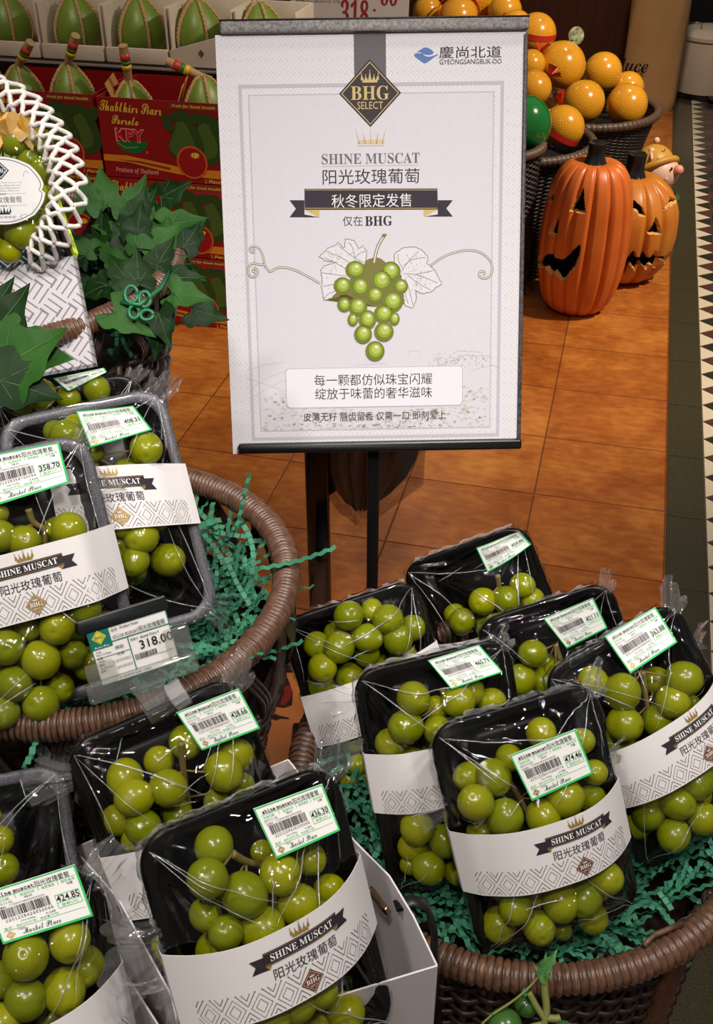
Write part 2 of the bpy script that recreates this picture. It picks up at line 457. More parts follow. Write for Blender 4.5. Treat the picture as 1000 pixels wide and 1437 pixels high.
def rrect(hx, hy, r, n=6):
    out = []
    for (sx, sy, a0) in ((1, 1, 0), (-1, 1, PI/2), (-1, -1, PI), (1, -1, 1.5*PI)):
        for k in range(n+1):
            a = a0+PI/2*k/n; out.append((sx*(hx-r)+r*math.cos(a), sy*(hy-r)+r*math.sin(a)))
    return out
def rrect_dense(hx, hy, r, N=160):
    base = rrect(hx, hy, r, 10); P = [Vector(p) for p in base]; L = [0]
    for i in range(len(P)): L.append(L[-1]+(P[(i+1) % len(P)]-P[i]).length)
    out = []; j = 0
    for k in range(N):
        s = L[-1]*k/N
        while L[j+1] < s: j += 1
        f = (s-L[j])/max(1e-9, L[j+1]-L[j]); p = P[j].lerp(P[(j+1) % len(P)], f)
        out.append((p.x, p.y))
    return out
TRAY_ME = None
def tray_mb():
    b = MB(); N = 176
    # (inset, z, rib amplitude)
    prof = [(0, -.004, 0), (-.0006, -.001, 0), (0, .0008, 0), (.002, .0014, 0), (.006, .0012, 0), (.0078, 0, 0), (.0085, -.003, .0006),
            (.0105, -.010, .0011), (.0125, -.018, .0011), (.0145, -.024, .0006), (.018, -.0262, 0), (.022, -.0268, 0)]
    outer = [(.0015, -.0035, 0), (.0055, -.005, 0), (.0085, -.012, .0011), (.0115, -.022, .0011), (.014, -.0272, 0), (.019, -.0285, 0)]
    def loops(pr):
        rings = []
        for ins, z, amp in pr:
            P = rrect_dense(TW/2-ins, TH/2-ins, max(.006, .021-ins*.55), N)
            rings.append([(x*(1-amp*28*(.5+.5*math.sin(2*PI*k/N*44))*.6), y*(1-amp*20*(.5+.5*math.sin(2*PI*k/N*44))*.6), z) for k, (x, y) in enumerate(P)])
        return rings
    for pr, flip in ((prof, 0), (outer, 1)):
        rings = loops(pr); vs = [p for r in rings for p in r]; fs = []; mi = []
        for i in range(len(rings)-1):
            for k in range(N):
                k2 = (k+1) % N; q = (i*N+k, i*N+k2, (i+1)*N+k2, (i+1)*N+k)
                fs.append(q if flip else q[::-1]); mi.append(0 if (not flip and i < 5) else 1)
        cap = tuple(range((len(rings)-1)*N, len(rings)*N)); fs.append(cap[::-1] if flip else cap); mi.append(1)
        o = len(b.m); b.add(vs, fs); b.m[o:] = mi
    # raised panel moulded in the floor of the tray
    for (cx, cy) in ((0, .04), (0, -.04)):
        P = rrect(.032, .026, .008, 4); Q = rrect(.029, .023, .007, 4); n = len(P)
        vs = [(x+cx, y+cy, -.0266) for x, y in P]+[(x+cx, y+cy, -.0240) for x, y in Q]
        b.add(vs, [(i, (i+1) % n, n+(i+1) % n, n+i) for i in range(n)]+[tuple(range(n, 2*n))], 1)
    return b
def make_mesh(b, name, m):
    o = b.build(name, m); me = o.data; bpy.data.objects.remove(o); return me
_trays = {}
def tray_obj(m, parent):
    if m.name not in _trays: _trays[m.name] = make_mesh(tray_mb(), 'tray', [m, M_tray])
    o = bpy.data.objects.new('tray', _trays[m.name]); COL.objects.link(o); o.parent = parent
    return o
# grape meshes, radius 1
GR = []
for q in range(3):
    b = MB(); nu, nv = 24, 16
    def gp(u, v, q=q):
        th = PI*v; ph = 2*PI*u; e = (1.0, 1.06, 1.14)[q]
        r = 1+.02*math.sin(2*ph+q)*math.sin(th)+.015*math.sin(3*th+q)
        dim = -.10*math.exp(-(th/.16)**2)
        return (r*math.sin(th)*math.cos(ph), r*math.sin(th)*math.sin(ph), (r*math.cos(th)+dim)*e)
    b.grid(gp, nu, nv)
    GR.append(make_mesh(b, 'grape', M_grape))
def grape(c, r, parent, rn):
    o = bpy.data.objects.new('grape', GR[rn.randrange(3)]); COL.objects.link(o); o.parent = parent
    o.location = c; o.scale = (r,)*3
    # the free end points away from the stem and up out of the tray
    o.rotation_euler = (rn.gauss(0, .5)+.5, rn.gauss(0, .5), rn.uniform(0, 6.28))
    return o

def film_field(gs, nx=88, ny=126):
    X = np.linspace(-TW/2, TW/2, nx)[None, :]; Y = np.linspace(-TH/2, TH/2, ny)[:, None]
    ob = np.full((ny, nx), -.004)
    for (c, r) in gs:
        d2 = (X-c[0])**2+(Y-c[1])**2; R = r*1.06+.0012
        ob = np.maximum(ob, np.where(d2 < R*R, c[2]+np.sqrt(np.maximum(R*R-d2, 0)), -.01))
    fx = np.abs(X)/(TW/2); fy = np.abs(Y)/(TH/2)
    edge = np.maximum(fx+0*Y, fy+0*X) > .955
    z = np.maximum(ob, .002)
    for it in range(320):
        zp = np.pad(z, 1, mode='edge')
        a = (zp[2:, 1:-1]+zp[:-2, 1:-1]+zp[1:-1, 2:]+zp[1:-1, :-2])/4
        z = np.maximum(ob, a); z = np.where(edge, np.maximum(ob, .0022), z)
    return X, Y, z
def field_at(F, x, y):
    X, Y, z = F; nx = X.shape[1]; ny = Y.shape[0]
    u = min(max((x+TW/2)/TW*(nx-1), 0), nx-1.001); v = min(max((y+TH/2)/TH*(ny-1), 0), ny-1.001)
    i = int(u); j = int(v); a = u-i; b = v-j
    return (z[j, i]*(1-a)+z[j, i+1]*a)*(1-b)+(z[j+1, i]*(1-a)+z[j+1, i+1]*a)*b
def film(F, parent, rn, corners=(0, 1, 2, 3), fins=()):
    X, Y, z = F; ny0, nx0 = z.shape; nx, ny = 150, 216
    gx_ = np.linspace(0, nx0-1, nx); gy_ = np.linspace(0, ny0-1, ny)
    zx = np.array([np.interp(gx_, np.arange(nx0), r) for r in z]); Z = np.array([np.interp(gy_, np.arange(ny0), c) for c in zx.T]).T
    X = np.linspace(-TW/2, TW/2, nx)[None, :]; Y = np.linspace(-TH/2, TH/2, ny)[:, None]
    CC = [(-TW/2, TH/2), (TW/2, TH/2), (TW/2, -TH/2), (-TW/2, -TH/2)]
    def ridge(x0, y0, th, l0, l1, h, wd):
        d = (X-x0)*math.sin(th)-(Y-y0)*math.cos(th); l = (X-x0)*math.cos(th)+(Y-y0)*math.sin(th)
        d = d + .0016*np.sin(l*70+x0*90)
        return h*np.exp(-(d/wd)**2)*np.clip((l-l0)/.006, 0, 1)*np.clip((l1-l)/.012, 0, 1)
    for ci in corners:                      # pleats running out of the gathered corners
        cx, cy = CC[ci]; dx = X-cx; dy = Y-cy; r = np.sqrt(dx*dx+dy*dy)+1e-6; a = np.arctan2(dy, dx)
        ph = rn.uniform(0, 6); k1 = rn.uniform(26, 34); k2 = rn.uniform(13, 19)
        wv = np.clip(np.sin(a*k1+ph), 0, 1)**3*.6+np.clip(np.sin(a*k2+ph*2), 0, 1)**5
        Z += wv*.0020*np.exp(-((r-.028)/.034)**2)
        base = math.atan2(-cy, -cx)
        for q in range(5):
            Z += ridge(cx, cy, base+rn.uniform(-.6, .6), .006, rn.uniform(.045, .10), rn.uniform(.0012, .0028), rn.uniform(.0008, .0013))
    for q in range(10):                     # loose creases
        Z += ridge(rn.uniform(-.05, .05), rn.uniform(-.08, .08), rn.choice((.6, -.6, 1.2, -.9))+rn.gauss(0, .25), -rn.uniform(.01, .03), rn.uniform(.01, .03), rn.uniform(.0010, .0026), rn.uniform(.0008, .0014))
    b = MB(); ins = .0
    def fn(u, v):
        x = -TW/2+TW*u; y = -TH/2+TH*v
        j = min(ny-1, int(round(v*(ny-1)))); i = min(nx-1, int(round(u*(nx-1))))
        # round the corners of the sheet to the tray
        hx, hy, r = TW/2+.001, TH/2+.001, .022
        qx = abs(x)-(hx-r); qy = abs(y)-(hy-r)
        if qx > 0 and qy > 0:
            m = max(qx, qy); l = math.hypot(qx, qy)
            s = m/l if l > 1e-9 else 1
            x = math.copysign(hx-r+qx*s, x); y = math.copysign(hy-r+qy*s, y)
        return (x, y, Z[j, i])
    b.grid(fn, nx-1, ny-1)
    N = 120; P = rrect_dense(TW/2+.001, TH/2+.001, .022, N)
    vs = []; 
    for lv, (z0, ins) in enumerate(((.0022, 0), (-.006, -.001), (-.016, .004), (-.026, .010))):
        for k, (x, y) in enumerate(P):
            ww = .0009*math.sin(k*1.9+lv)+.0007*math.sin(k*.83)
            s = 1-(ins+ww)/(TW/2); s2 = 1-(ins+ww)/(TH/2); vs.append((x*s, y*s2, z0))
    fs = [(l*N+k, (l+1)*N+k, (l+1)*N+(k+1) % N, l*N+(k+1) % N) for l in range(3) for k in range(N)]
    b.add(vs, fs)
    o = b.build('film', M_film, parent)
    for (fx, fy, ang, ln, sp) in fins:       # gathered tails of film standing off the pack
        if abs(fx) > .05 and abs(fy) > .07: fx, fy = math.copysign(.0545, fx), math.copysign(.0815, fy)
        g = MB(); n = 54; rows = 12; a0 = math.radians(ang)
        p1, p2, p3, p4 = rn.uniform(0, 6), rn.uniform(0, 6), rn.uniform(.8, 1.2), rn.uniform(0, 6)
        def fin(u, v):
            t = (u-.5)*math.radians(sp)+a0; rr = ln*v*(.78+.20*math.sin(u*5.5+p1)+.09*math.sin(u*17+p2)+.04*math.sin(u*41+p4))
            e = math.sin(PI*u)**.5
            zz = (.35+.65*v)*(.0040*math.sin(u*2*PI*2.7*p3+p1)+.0026*math.sin(u*2*PI*6.1+p2+v))*min(1, v*1.6+.25)*e
            w0 = (u-.5)*ln*.55*(1-v*.3)
            return (fx+rr*math.cos(t)-w0*math.sin(a0), fy+rr*math.sin(t)+w0*math.cos(a0), .001+zz+.006*v*math.sin(3*v+u*5)-.012*v*v)
        g.grid(fin, n, rows); g.build('film_gather', M_fold, o, smooth=True)
    # tight folds where the film is pulled: thin doubled lines of film
    g = MB()
    def zat(x, y):
        u = min(max((x+TW/2)/TW*(nx-1), 0), nx-1.001); v = min(max((y+TH/2)/TH*(ny-1), 0), ny-1.001); return Z[int(round(v)), int(round(u))]
    for q in range(15):
        if q < 11:
            cx, cy = CC[corners[q % len(corners)]]; th = math.atan2(-cy, -cx)+rn.uniform(-.62, .62); x, y = cx*.90, cy*.93; l = rn.uniform(.03, .10)
        else: x, y = rn.uniform(-.045, .045), rn.uniform(-.07, .08); th = rn.uniform(0, 6.28); l = rn.uniform(.012, .035)
        pts = []; k = int(l/.002); bend = rn.uniform(-6, 6)
        for i in range(k):
            if abs(x) > TW/2-.004 or abs(y) > TH/2-.004:
                if i > 2: break
            pts.append((x, y, zat(x, y)+.0005)); x += .002*math.cos(th); y += .002*math.sin(th); th += bend*.002
        if len(pts) > 4:
            m = len(pts); r0 = rn.uniform(.00028, .00055); g.tube(pts, [r0*min(1, .25+3*min(i, m-1-i)/m) for i in range(m)], 5)
    g.build('film_fold', M_crease, o, smooth=True)
    return o

SH = .047
def ribbon_art(p, cx, cy, s, gold):
    """crown, banner with lettering, Chinese name; s = width of the banner's middle"""
    h = s*.145
    p.poly([(cx-s/2-s*.17, cy-h*.95), (cx-s/2+s*.05, cy-h*.95), (cx-s/2+s*.05, cy+h*.25), (cx-s/2-s*.17, cy+h*.25), (cx-s/2-s*.11, cy-h*.35)], 0, 1)
    p.poly([(cx+s/2+s*.17, cy-h*.95), (cx+s/2+s*.11, cy-h*.35), (cx+s/2+s*.17, cy+h*.25), (cx+s/2-s*.05, cy+h*.25), (cx+s/2-s*.05, cy-h*.95)], 0, 1)
    for q in (-1, 1): p.poly([(cx+q*s/2, cy-h*.55), (cx+q*(s/2-s*.09), cy-h*.55), (cx+q*(s/2-s*.04), cy-h*.95)][::q], 3, 2)
    p.rect(cx-s/2, cy-h*.55, cx+s/2, cy+h*.6, 0, 3, 16)
    p.rect(cx-s/2, cy+h*.48, cx+s/2, cy+h*.52, 3, 4, 16); p.rect(cx-s/2, cy-h*.47, cx+s/2, cy-h*.43, 3, 4, 16)
    p.text(serif('SHINE MUSCAT'), cx, cy+h*.02, h*.62, s*.84, 1, 5, res=2)
def crown_art(p, cx, cy, w, mi, z=2, dots=False):
    h = w*.55
    for k in range(5):
        x = cx+(k-2)*w*.22; t = h*(.45 if k % 2 else (.62 if k != 2 else .9)) 
        p.poly([(x-w*.10, cy-h*.25), (x+w*.10, cy-h*.25), (x+(k-2)*w*.03, cy-h*.25+t)], mi, z)
        p.disk((x+(k-2)*w*.03, cy-h*.25+t+w*.03), w*.035, mi, z, 8)
    p.rect(cx-w*.44, cy-h*.5, cx+w*.44, cy-h*.25, mi, z)
def sleeve(parent, yc, skew, bulge, uc, asym, F, gold=None, height=SH, printed=True):
    """paper band round the pack; returns nothing.  u runs along the front in metres from the left rim."""
    prof = []; hw = TW/2+.0022
    n = 36
    # the band lies on the bunch: a soft arch no lower than the film under it
    zs = []
    for i in range(n+1):
        x = -hw+2*hw*i/n
        under = max(field_at(F, x, yc+skew*x+q) for q in (-height*.45, -.012, .012, height*.45))
        xx = x/hw-asym
        arch = bulge*max(0, 1-abs((x/hw))**2.6)*(1+asym*x/hw)
        zs.append(max(arch+.002, under+.0012 if abs(x) < hw*.985 else .003))
    for _ in range(60): zs = [zs[0]]+[max(zs[i]*.0+(zs[i-1]+zs[i+1])/2, 0) if (zs[i-1]+zs[i+1])/2 > zs[i] else zs[i] for i in range(1, n)]+[zs[-1]]
    for _ in range(6): zs = [zs[0]]+[max(zs[i], (zs[i-1]+2*zs[i]+zs[i+1])/4)+.00012 for i in range(1, n)]+[zs[-1]]
    fr = [Vector((-hw+2*hw*i/n, zs[i])) for i in range(n+1)]
    L = [0]
    for i in range(n): L.append(L[-1]+(fr[i+1]-fr[i]).length)
    tot = L[-1]
    def at(u, v, off=0):
        u = min(max(u, -.0), tot); i = max(0, min(n-1, int(np.searchsorted(L, u))-1)); f = (u-L[i])/max(1e-9, L[i+1]-L[i])
        p = fr[i].lerp(fr[i+1], f); t = (fr[i+1]-fr[i]).normalized(); nn = Vector((-t.y, t.x))
        return Vector((p.x+nn.x*off, yc+skew*p.x+v, p.y+nn.y*off))
    b = MB()
    th = .0004
    back = [(hw, -.004), (hw-.003, -.018), (hw-.012, -.0295), (0, -.0300), (-hw+.012, -.0295), (-hw+.003, -.018), (-hw, -.004)]
    ring = [(p.x, p.y) for p in fr]+back
    N = len(ring); vs = []
    for off, dv in ((0, -1), (0, 1)):
        for (x, z) in ring: vs.append((x, yc+skew*x+dv*height/2, z))
    for dv in (-1, 1):
        for (x, z) in ring: vs.append((x*(1-th/hw), yc+skew*x+dv*height/2, z-th if z > 0 else z+th*.5))
    fs = []
    for k in range(N):
        k2 = (k+1) % N
        fs.append((k, k2, N+k2, N+k)); fs.append((2*N+k, 3*N+k, 3*N+k2, 2*N+k2))
        fs.append((k, 2*N+k, 2*N+k2, k2)); fs.append((N+k, N+k2, 3*N+k2, 3*N+k))
    b.add(vs, fs)
    o = b.build('paper_sleeve', M_white, parent, angle=30)
    if not printed: return o
    # geometric border
    p = P2(); per = .0155; h = .0155; y0 = -height/2+h/2+.0012; lw = .00046
    m = int(tot/per)+1; x0 = (tot-m*per)/2
    for k in range(m):
        xc = x0+(k+.5)*per
        if xc-per/2 < 0 or xc+per/2 > tot: continue
        for a_, b_ in ((.40, .50), (.22, .28)):
            p.line([(xc, y0+h*b_), (xc+per*a_, y0), (xc, y0-h*b_), (xc-per*a_, y0)], lw, 0, 0, True)
        for sx in (-1, 1):
            xb = xc+sx*per*.5
            for (dx_, y1_, y2_) in ((.36, .62, .12), (.17, .62, .36)): p.seg((xb-sx*per*dx_, y0+h*y1_), (xb, y0+h*y2_), lw)
            for (dx_, y1_, y2_) in ((.30, -.5, -.12), (.12, -.5, -.34)): p.seg((xb-sx*per*dx_, y0+h*y1_), (xb, y0+h*y2_), lw)
        p.disk((xc+per*.14, y0+h*.62), .0005, 0, 0, 6); p.disk((xc-per*.14, y0+h*.62), .0005, 0, 0, 6)
    p.build('geometric_border', [I_line], o, at)
    cx = uc*tot
    p = P2()
    ribbon_art(p, cx, .0108, .048, 0)
    crown_art(p, cx, .0190, .0115, 2)
    p.text('阳光玫瑰葡萄', cx, .0000, .0070, .041, 0, 1, res=2)
    p.build('banner_print', [I_dark, I_white, I_gold, I_gold], o, at)
    p = P2(); r = .0072; dy = y0+.0005
    p.poly([(cx, dy-r), (cx+r, dy), (cx, dy+r), (cx-r, dy)], 0, 3)
    p.line([(cx, dy-r*.85), (cx+r*.85, dy), (cx, dy+r*.85), (cx-r*.85, dy)], .0002, 1, 4, True)
    p.text(serif('BHG'), cx, dy, r*.42, r*1.15, 1, 5, res=2); p.text('SELECT', cx, dy-r*.42, r*.16, r*.6, 1, 5, res=1)
    crown_art(p, cx, dy+r*.45, r*.42, 1, 5)
    p.build('emblem_print', [gold or I_brown, M_label], o, at)
    return o

def sticker(M, parent, quad, F, price, code, date, kg, curl=0.0):
    """price sticker: quad = its four corners in the photo (tl, tr, br, bl); it lies on the film"""
    zt = zb = .003
    Wd, Hd = .058, .040
    for it in range(40):
        c = [to_local(M, *q, z) for q, z in zip(quad, (zt, zt, zb, zb))]
        def at(x, y, off=0):
            u = x/Wd; v = 1-y/Hd
            p = (c[0].lerp(c[1], u)).lerp(c[3].lerp(c[2], u), v)
            return p + Vector((0, 0, off + curl*math.sin(PI*u)*.006 + abs(curl)*.010*max(0, u-.45)**2*(1-v)*4))
        ht = max(field_at(F, *at(x*Wd/8, y, 0).xy)-at(x*Wd/8, y, 0).z for x in range(9) for y in (Hd, Hd*.75, Hd*.5))
        hb = max(field_at(F, *at(x*Wd/8, y, 0).xy)-at(x*Wd/8, y, 0).z for x in range(9) for y in (0, Hd*.25, Hd*.5))
        if ht < -.0004 and hb < -.0004: break
        if ht >= -.0004: zt += max(.0008, ht*.5)
        if hb >= -.0004: zb += max(.0008, hb*.5)
    # rounded sheet
    b = MB(); R = rrect(Wd/2, Hd/2, .003, 3); nu, nv = 10, 6
    def rim(x, y): return (x+Wd/2, y+Hd/2)
    top = []
    b.grid(lambda u, v: at(u*Wd, v*Hd, 0), nu, nv); b.grid(lambda u, v: at((1-u)*Wd, v*Hd, -.0003), nu, nv)
    o = b.build('price_sticker', M_label, parent, smooth=False)
    p = P2(); k = Wd/58.0   # millimetres
    def mm(x, y): return (x*k, y*k)
    # green border
    for q in ((0, 0, 58, 1.7), (0, 39.0, 58, 40), (0, 0, 1.1, 40), (56.6, 0, 58, 40)): p.rect(q[0]*k, q[1]*k, q[2]*k, q[3]*k, 1, 1, 8)
    G = 1
    def T(t, x, y, h, w=None, mi=0, al='L', res=1, bold=0): p.text(t, x*k, y*k, h*k, w*k if w else None, mi, 2, al, res, 0, bold)
    T(mono('shine muscat'), 5, 35.3, 3.3, 25, 0, 'L', 1, .02); T('阳光玫瑰葡萄', 30.5, 35.2, 4.4, 22, 0, 'L', 1)
    T('包装日期', 4, 31, 2.3, 9, G); T('包装时间', 20, 31, 2.3, 9, G); T('保质期至', 33.5, 31, 2.3, 8.5, G); T('保存条件', 46, 31, 2.3, 9, G)
    for x in (17, 31.5, 44): p.rect(x*k, 29.6*k, (x+.35)*k, 33*k, G, 1)
    p.rect(3*k, 32.9*k, 55.5*k, 33.15*k, G, 1, 6)
    T(date, 3.5, 28.3, 1.9, 11); T('08:00', 22, 28.6, 1.8, 5); T('冷藏', 49, 28.6, 2, 4)
    T('追溯码:', 4, 25.6, 1.7, 6); T('11120001400000000220', 12, 26.0, 1.5, 22)
    rr = random.Random(int(code[-9:])); x = 5.0
    while x < 36:
        wd = rr.choice((.25, .25, .5, .75)); p.rect(x*k, 17.4*k, (x+wd)*k, 24.4*k, 0, 1); x += wd+rr.choice((.3, .3, .55))
    T(mono(code), 6.5, 15.6, 2.2, 30)
    p.frame(39.5*k, 12.6*k, 55*k, 22.8*k, .35*k, G, 1); p.rect(39.5*k, 16.6*k, 55*k, 16.9*k, G, 1)
    T(price, 47.2, 19.7, 5.0, 14.6, 0, 'C', 2, .012); T('金额(元)', 47.2, 14.6, 2.4, 11, G, 'C')
    T('636.00/kg', 15, 12.4, 1.6, 9); T(kg, 31, 12.4, 1.6, 6); T('售价', 4, 9.9, 2.3, 5, G); T('单价(元/千克)', 11.5, 9.9, 2.2, 13, G); T('净含量(千克)', 26.5, 9.9, 2.2, 12, G)
    p.rect(3*k, 8.2*k, 55*k, 8.45*k, G, 1, 6); T('17208', 12, 7.2, 1.4, 4)
    p.poly([mm(6.5, 1.9), mm(9.6, 4.9), mm(6.5, 7.9), mm(3.4, 4.9)], 3, 1); T('BHG', 6.5, 4.9, 1.3, 3.2, 4, 'C')
    T(script('Market Place'), 14, 4.9, 4.2, 24, 2, 'L', 2)
    p.build('sticker_print', [I_black, I_green, I_teal, I_gold, I_white], o, at, lift=.0003, step=.00008)
    return o

def stem(parent, pts, r0=.0026):
    b = MB(); path = [(*p, r0*(1-.5*i/len(pts))) for i, p in enumerate(pts)]
    sm = chaikin([p[:3] for p in path], 2)
    b.tube(sm, [r0*(1-.45*i/len(sm)) for i in range(len(sm))], 7)
    return b
PACKS = {}
def pack(key, ps, label, grapes, stick=None, sl=None, foam=False, fins=(), fill=None, stempx=None, extra_stems=(), corners=(0, 1, 2, 3), seed=1, gold=None):
    rn = random.Random(seed)
    M = pose(*ps)
    root = empty('grape_pack', M, label, 'packaged grapes', 'trays of green grapes wrapped in film')
    tray_obj(M_trayg if foam else M_tray, root)
    zl = (.016, .004, -.008)
    G = []
    for g in grapes:
        px, py, rp = g[:3]; z = zl[g[3]] if len(g) > 3 else zl[0]
        if isinstance(z, (int, float)) and len(g) > 4: z = g[4]
        c = to_local(M, px, py, z); dd = (M @ c - CAM).dot(AF)
        r = rp/FPX*dd*.985
        G.append((Vector((c.x, c.y, z)), r))
    # the rest of the bunch: berries beneath and under the band
    if fill:
        x0, x1, y0, y1 = fill; rr = .0132
        for layer, z in ((0, .013), (1, -.004), (2, -.0135)):
            y = y0; row = 0
            while y <= y1:
                x = x0+(rr if row % 2 else 0)
                while x <= x1:
                    c = Vector((x+rn.gauss(0, .001), y+rn.gauss(0, .001), z+rn.gauss(0, .001)))
                    if all((c-q).length > (r+rr)*.86 for q, r in G):
                        vis = (layer == 0 and sl and abs(y-sl['yc']-sl.get('skew', 0)*x) > SH/2-.006)
                        if layer == 0 and sl: c.z = min(c.z, sl.get('bulge', .028)*max(0, 1-abs(c.x/(TW/2))**2.6)-rr-.003)
                        if not vis and c.z > -.018: G.append((c, rr*rn.uniform(.94, 1.02)))
                    x += 2*rr
                y += 1.78*rr; row += 1
    G = [(c, r) for c, r in G if abs(c.x) < TW/2+.004 and abs(c.y) < TH/2+.004]
    F = film_field(G)
    # stem with the berries as its own parts
    if stempx:
        pts = [to_local(M, px, py, z) for px, py, z in stempx]
    else: pts = [Vector((0, .05, .002)), Vector((0, .0, -.004)), Vector((0, -.06, -.006))]
    b = stem(root, [tuple(p) for p in pts])
    for c, r in G:
        if rn.random() < .5:
            q = min(pts, key=lambda p: (p-c).length); b.tube([tuple(q), tuple((q+c)/2+Vector((0, 0, .003))), tuple(c+(q-c).normalized()*r*.9)], .0008, 5)
    bunch = b.build('grape_bunch', M_stem, root)
    for c, r in G: grape(c, r, bunch, rn)
    film(F, root, rn, corners, fins)
    if sl: sleeve(root, sl['yc'], sl.get('skew', 0), sl.get('bulge', .028), sl.get('uc', .6), sl.get('asym', 0), F, gold, sl.get('h', SH), sl.get('printed', True))
    if stick: sticker(M, root, stick['q'], F, stick['price'], stick['code'], stick.get('date', '2019.11.02'), stick.get('kg', '0.686'), stick.get('curl', 0))
    PACKS[key] = (root, M, G, F)
    return root
# ------------------------------------------------------------------ baskets, boxes
def superc(a, R, e=1.0): return (R*math.cos(a), R*math.sin(a))
def wrapped_rim(b, c, R, r, wraps, squash=1.0, a0=0, a1=2*PI, ry=None):
    """cane-wrapped rim: a tube whose surface shows every turn of the binding"""
    per = 6; N = int(wraps*per*(a1-a0)/(2*PI)); n = 12; ry = ry or R
    closed = abs(a1-a0-2*PI) < 1e-6
    vs = []
    rr = random.Random(3); lv = [rr.uniform(.94, 1.04) for _ in range(wraps+2)]
    for i in range(N if closed else N+1):
        a = a0+(a1-a0)*i/N; q = i % per; k = i//per
        bump = (0.84, .96, 1.0, 1.01, 1.0, .95)[q]*lv[k % wraps]
        if k % 4 == 0: bump *= .97
        for j in range(n):
            th = 2*PI*j/n; x = r*bump*math.cos(th)*squash; z = r*bump*math.sin(th)
            vs.append((c[0]+(R+x)*math.cos(a), c[1]+(ry+x)*math.sin(a), c[2]+z))
    fs = []; M = N if closed else N
    tot = N if closed else N+1
    for i in range(M):
        i2 = (i+1) % tot
        for j in range(n):
            j2 = (j+1) % n; fs.append((i*n+j, i2*n+j, i2*n+j2, i*n+j2))
    o = len(b.m); b.add(vs, fs); b.m[o:] = [1 if (f//n) % per == 5 else 0 for f in range(len(fs))]
def weave(b, c, prof, stakes, rows, sw=.0028, amp=.0035, z_lo=0, z_hi=1, flat=.6, sub=4, skip=None):
    """woven wall of a basket. prof(t)->(radius, z) for t in 0..1"""
    N = stakes*sub
    for k in range(stakes):
        a = 2*PI*k/stakes
        pts = []
        for i in range(13):
            r, z = prof(i/12); pts.append((c[0]+r*math.cos(a), c[1]+r*math.sin(a), c[2]+z))
        b.tube(pts, sw*.9, 5)
    for m in range(rows):
        t = z_lo+(z_hi-z_lo)*(m+.5)/rows; r, z = prof(t); vs = []
        for i in range(N):
            a = 2*PI*i/N; o = amp*math.cos(stakes/2*a+PI*m)
            for dr, dz in ((sw*flat, 0), (0, sw), (-sw*flat, 0), (0, -sw)):
                vs.append((c[0]+(r+o+dr)*math.cos(a), c[1]+(r+o+dr)*math.sin(a), c[2]+z+dz))
        fs = []
        for i in range(N):
            i2 = (i+1) % N
            for j in range(4):
                j2 = (j+1) % 4; fs.append((i*4+j, i*4+j2, i2*4+j2, i2*4+j))
        b.add(vs, fs)
def shreds(name, n, region, seed, label, tint=M_shred, L=(.022, .06), wd=.0042, extra=()):
    """crinkle-cut paper; region(rn) -> (point, up normal)"""
    rn = random.Random(seed); b = MB()
    def strip(p, d, up, ln, w0):
        segs = max(6, int(ln/.0042)); side = d.cross(up).normalized(); cur = Vector(p); vs = []
        bend = rn.uniform(-5, 5); lift = rn.uniform(-3, 2)
        for i in range(segs+1):
            zz = .0011*(1 if i % 2 else -1)
            q = cur + up*zz
            vs += [q-side*w0/2, q+side*w0/2]
            cur = cur+d*ln/segs
            d = (Matrix.Rotation(bend*ln/segs*3, 3, up) @ d); d = (d+up*lift*ln/segs*rn.uniform(-.6, .6)*6).normalized()
            side = d.cross(up).normalized() if d.cross(up).length > .1 else side
        b.add(vs, [(2*i, 2*i+1, 2*i+3, 2*i+2) for i in range(segs)])
    for _ in range(n):
        p, up = region(rn); a = rn.uniform(0, 2*PI)
        up = (up+Vector((rn.gauss(0, .28), rn.gauss(0, .28), 0))).normalized()
        d = Vector((math.cos(a), math.sin(a), rn.gauss(0, .12))); d = (d-up*d.dot(up)).normalized()
        strip(p, d, up, rn.uniform(*L), wd*rn.uniform(.8, 1.15))
    for p, d, up, ln in extra: strip(Vector(p), Vector(d).normalized(), Vector(up), ln, wd)
    o = b.build(name, tint, smooth=False)
    return tag(o, label, 'paper filling', None, 'stuff')

# display table under the cartons
TZ = .775
tb = MB(); tb.bbox((0, 0, TZ-.015), (.73, .29, .03), .004)
tm = mat('dark_stained_wood', rgb(44, 30, 24), .4, noise=(30, .7, rgb(30, 20, 16)))
table = empty('display_table', Vector((-.30, .405, 0)), 'dark wooden display table under the white cartons', 'table')
tb.build('table_top', tm, table, angle=40)
for sx in (-1, 1):
    for sy in (-1, 1):
        l = MB(); l.bbox((sx*.33, sy*.115, (TZ-.03)/2), (.045, .045, TZ-.03), .004); l.build('leg', tm, table, angle=40)

# ---- left basket
LBc = Vector((-.2166, .6755, 1.010)); LBR = .160
lb = empty('wicker_basket', Vector((LBc.x, LBc.y, 0)), 'round brown wicker basket with open lattice side holding three trays', 'basket', None)
b = MB(); wrapped_rim(b, (0, 0, LBc.z), LBR, .0115, 250); b.build('rim', [M_wick, M_wickd], lb)
b = MB()
HB = LBc.z
def lprof(t): return (.108+.048*max(0, t*1.06-.06)**6, .004+t*(HB-.085))
weave(b, (0, 0, 0), lprof, 40, 96, .0036, .0038)
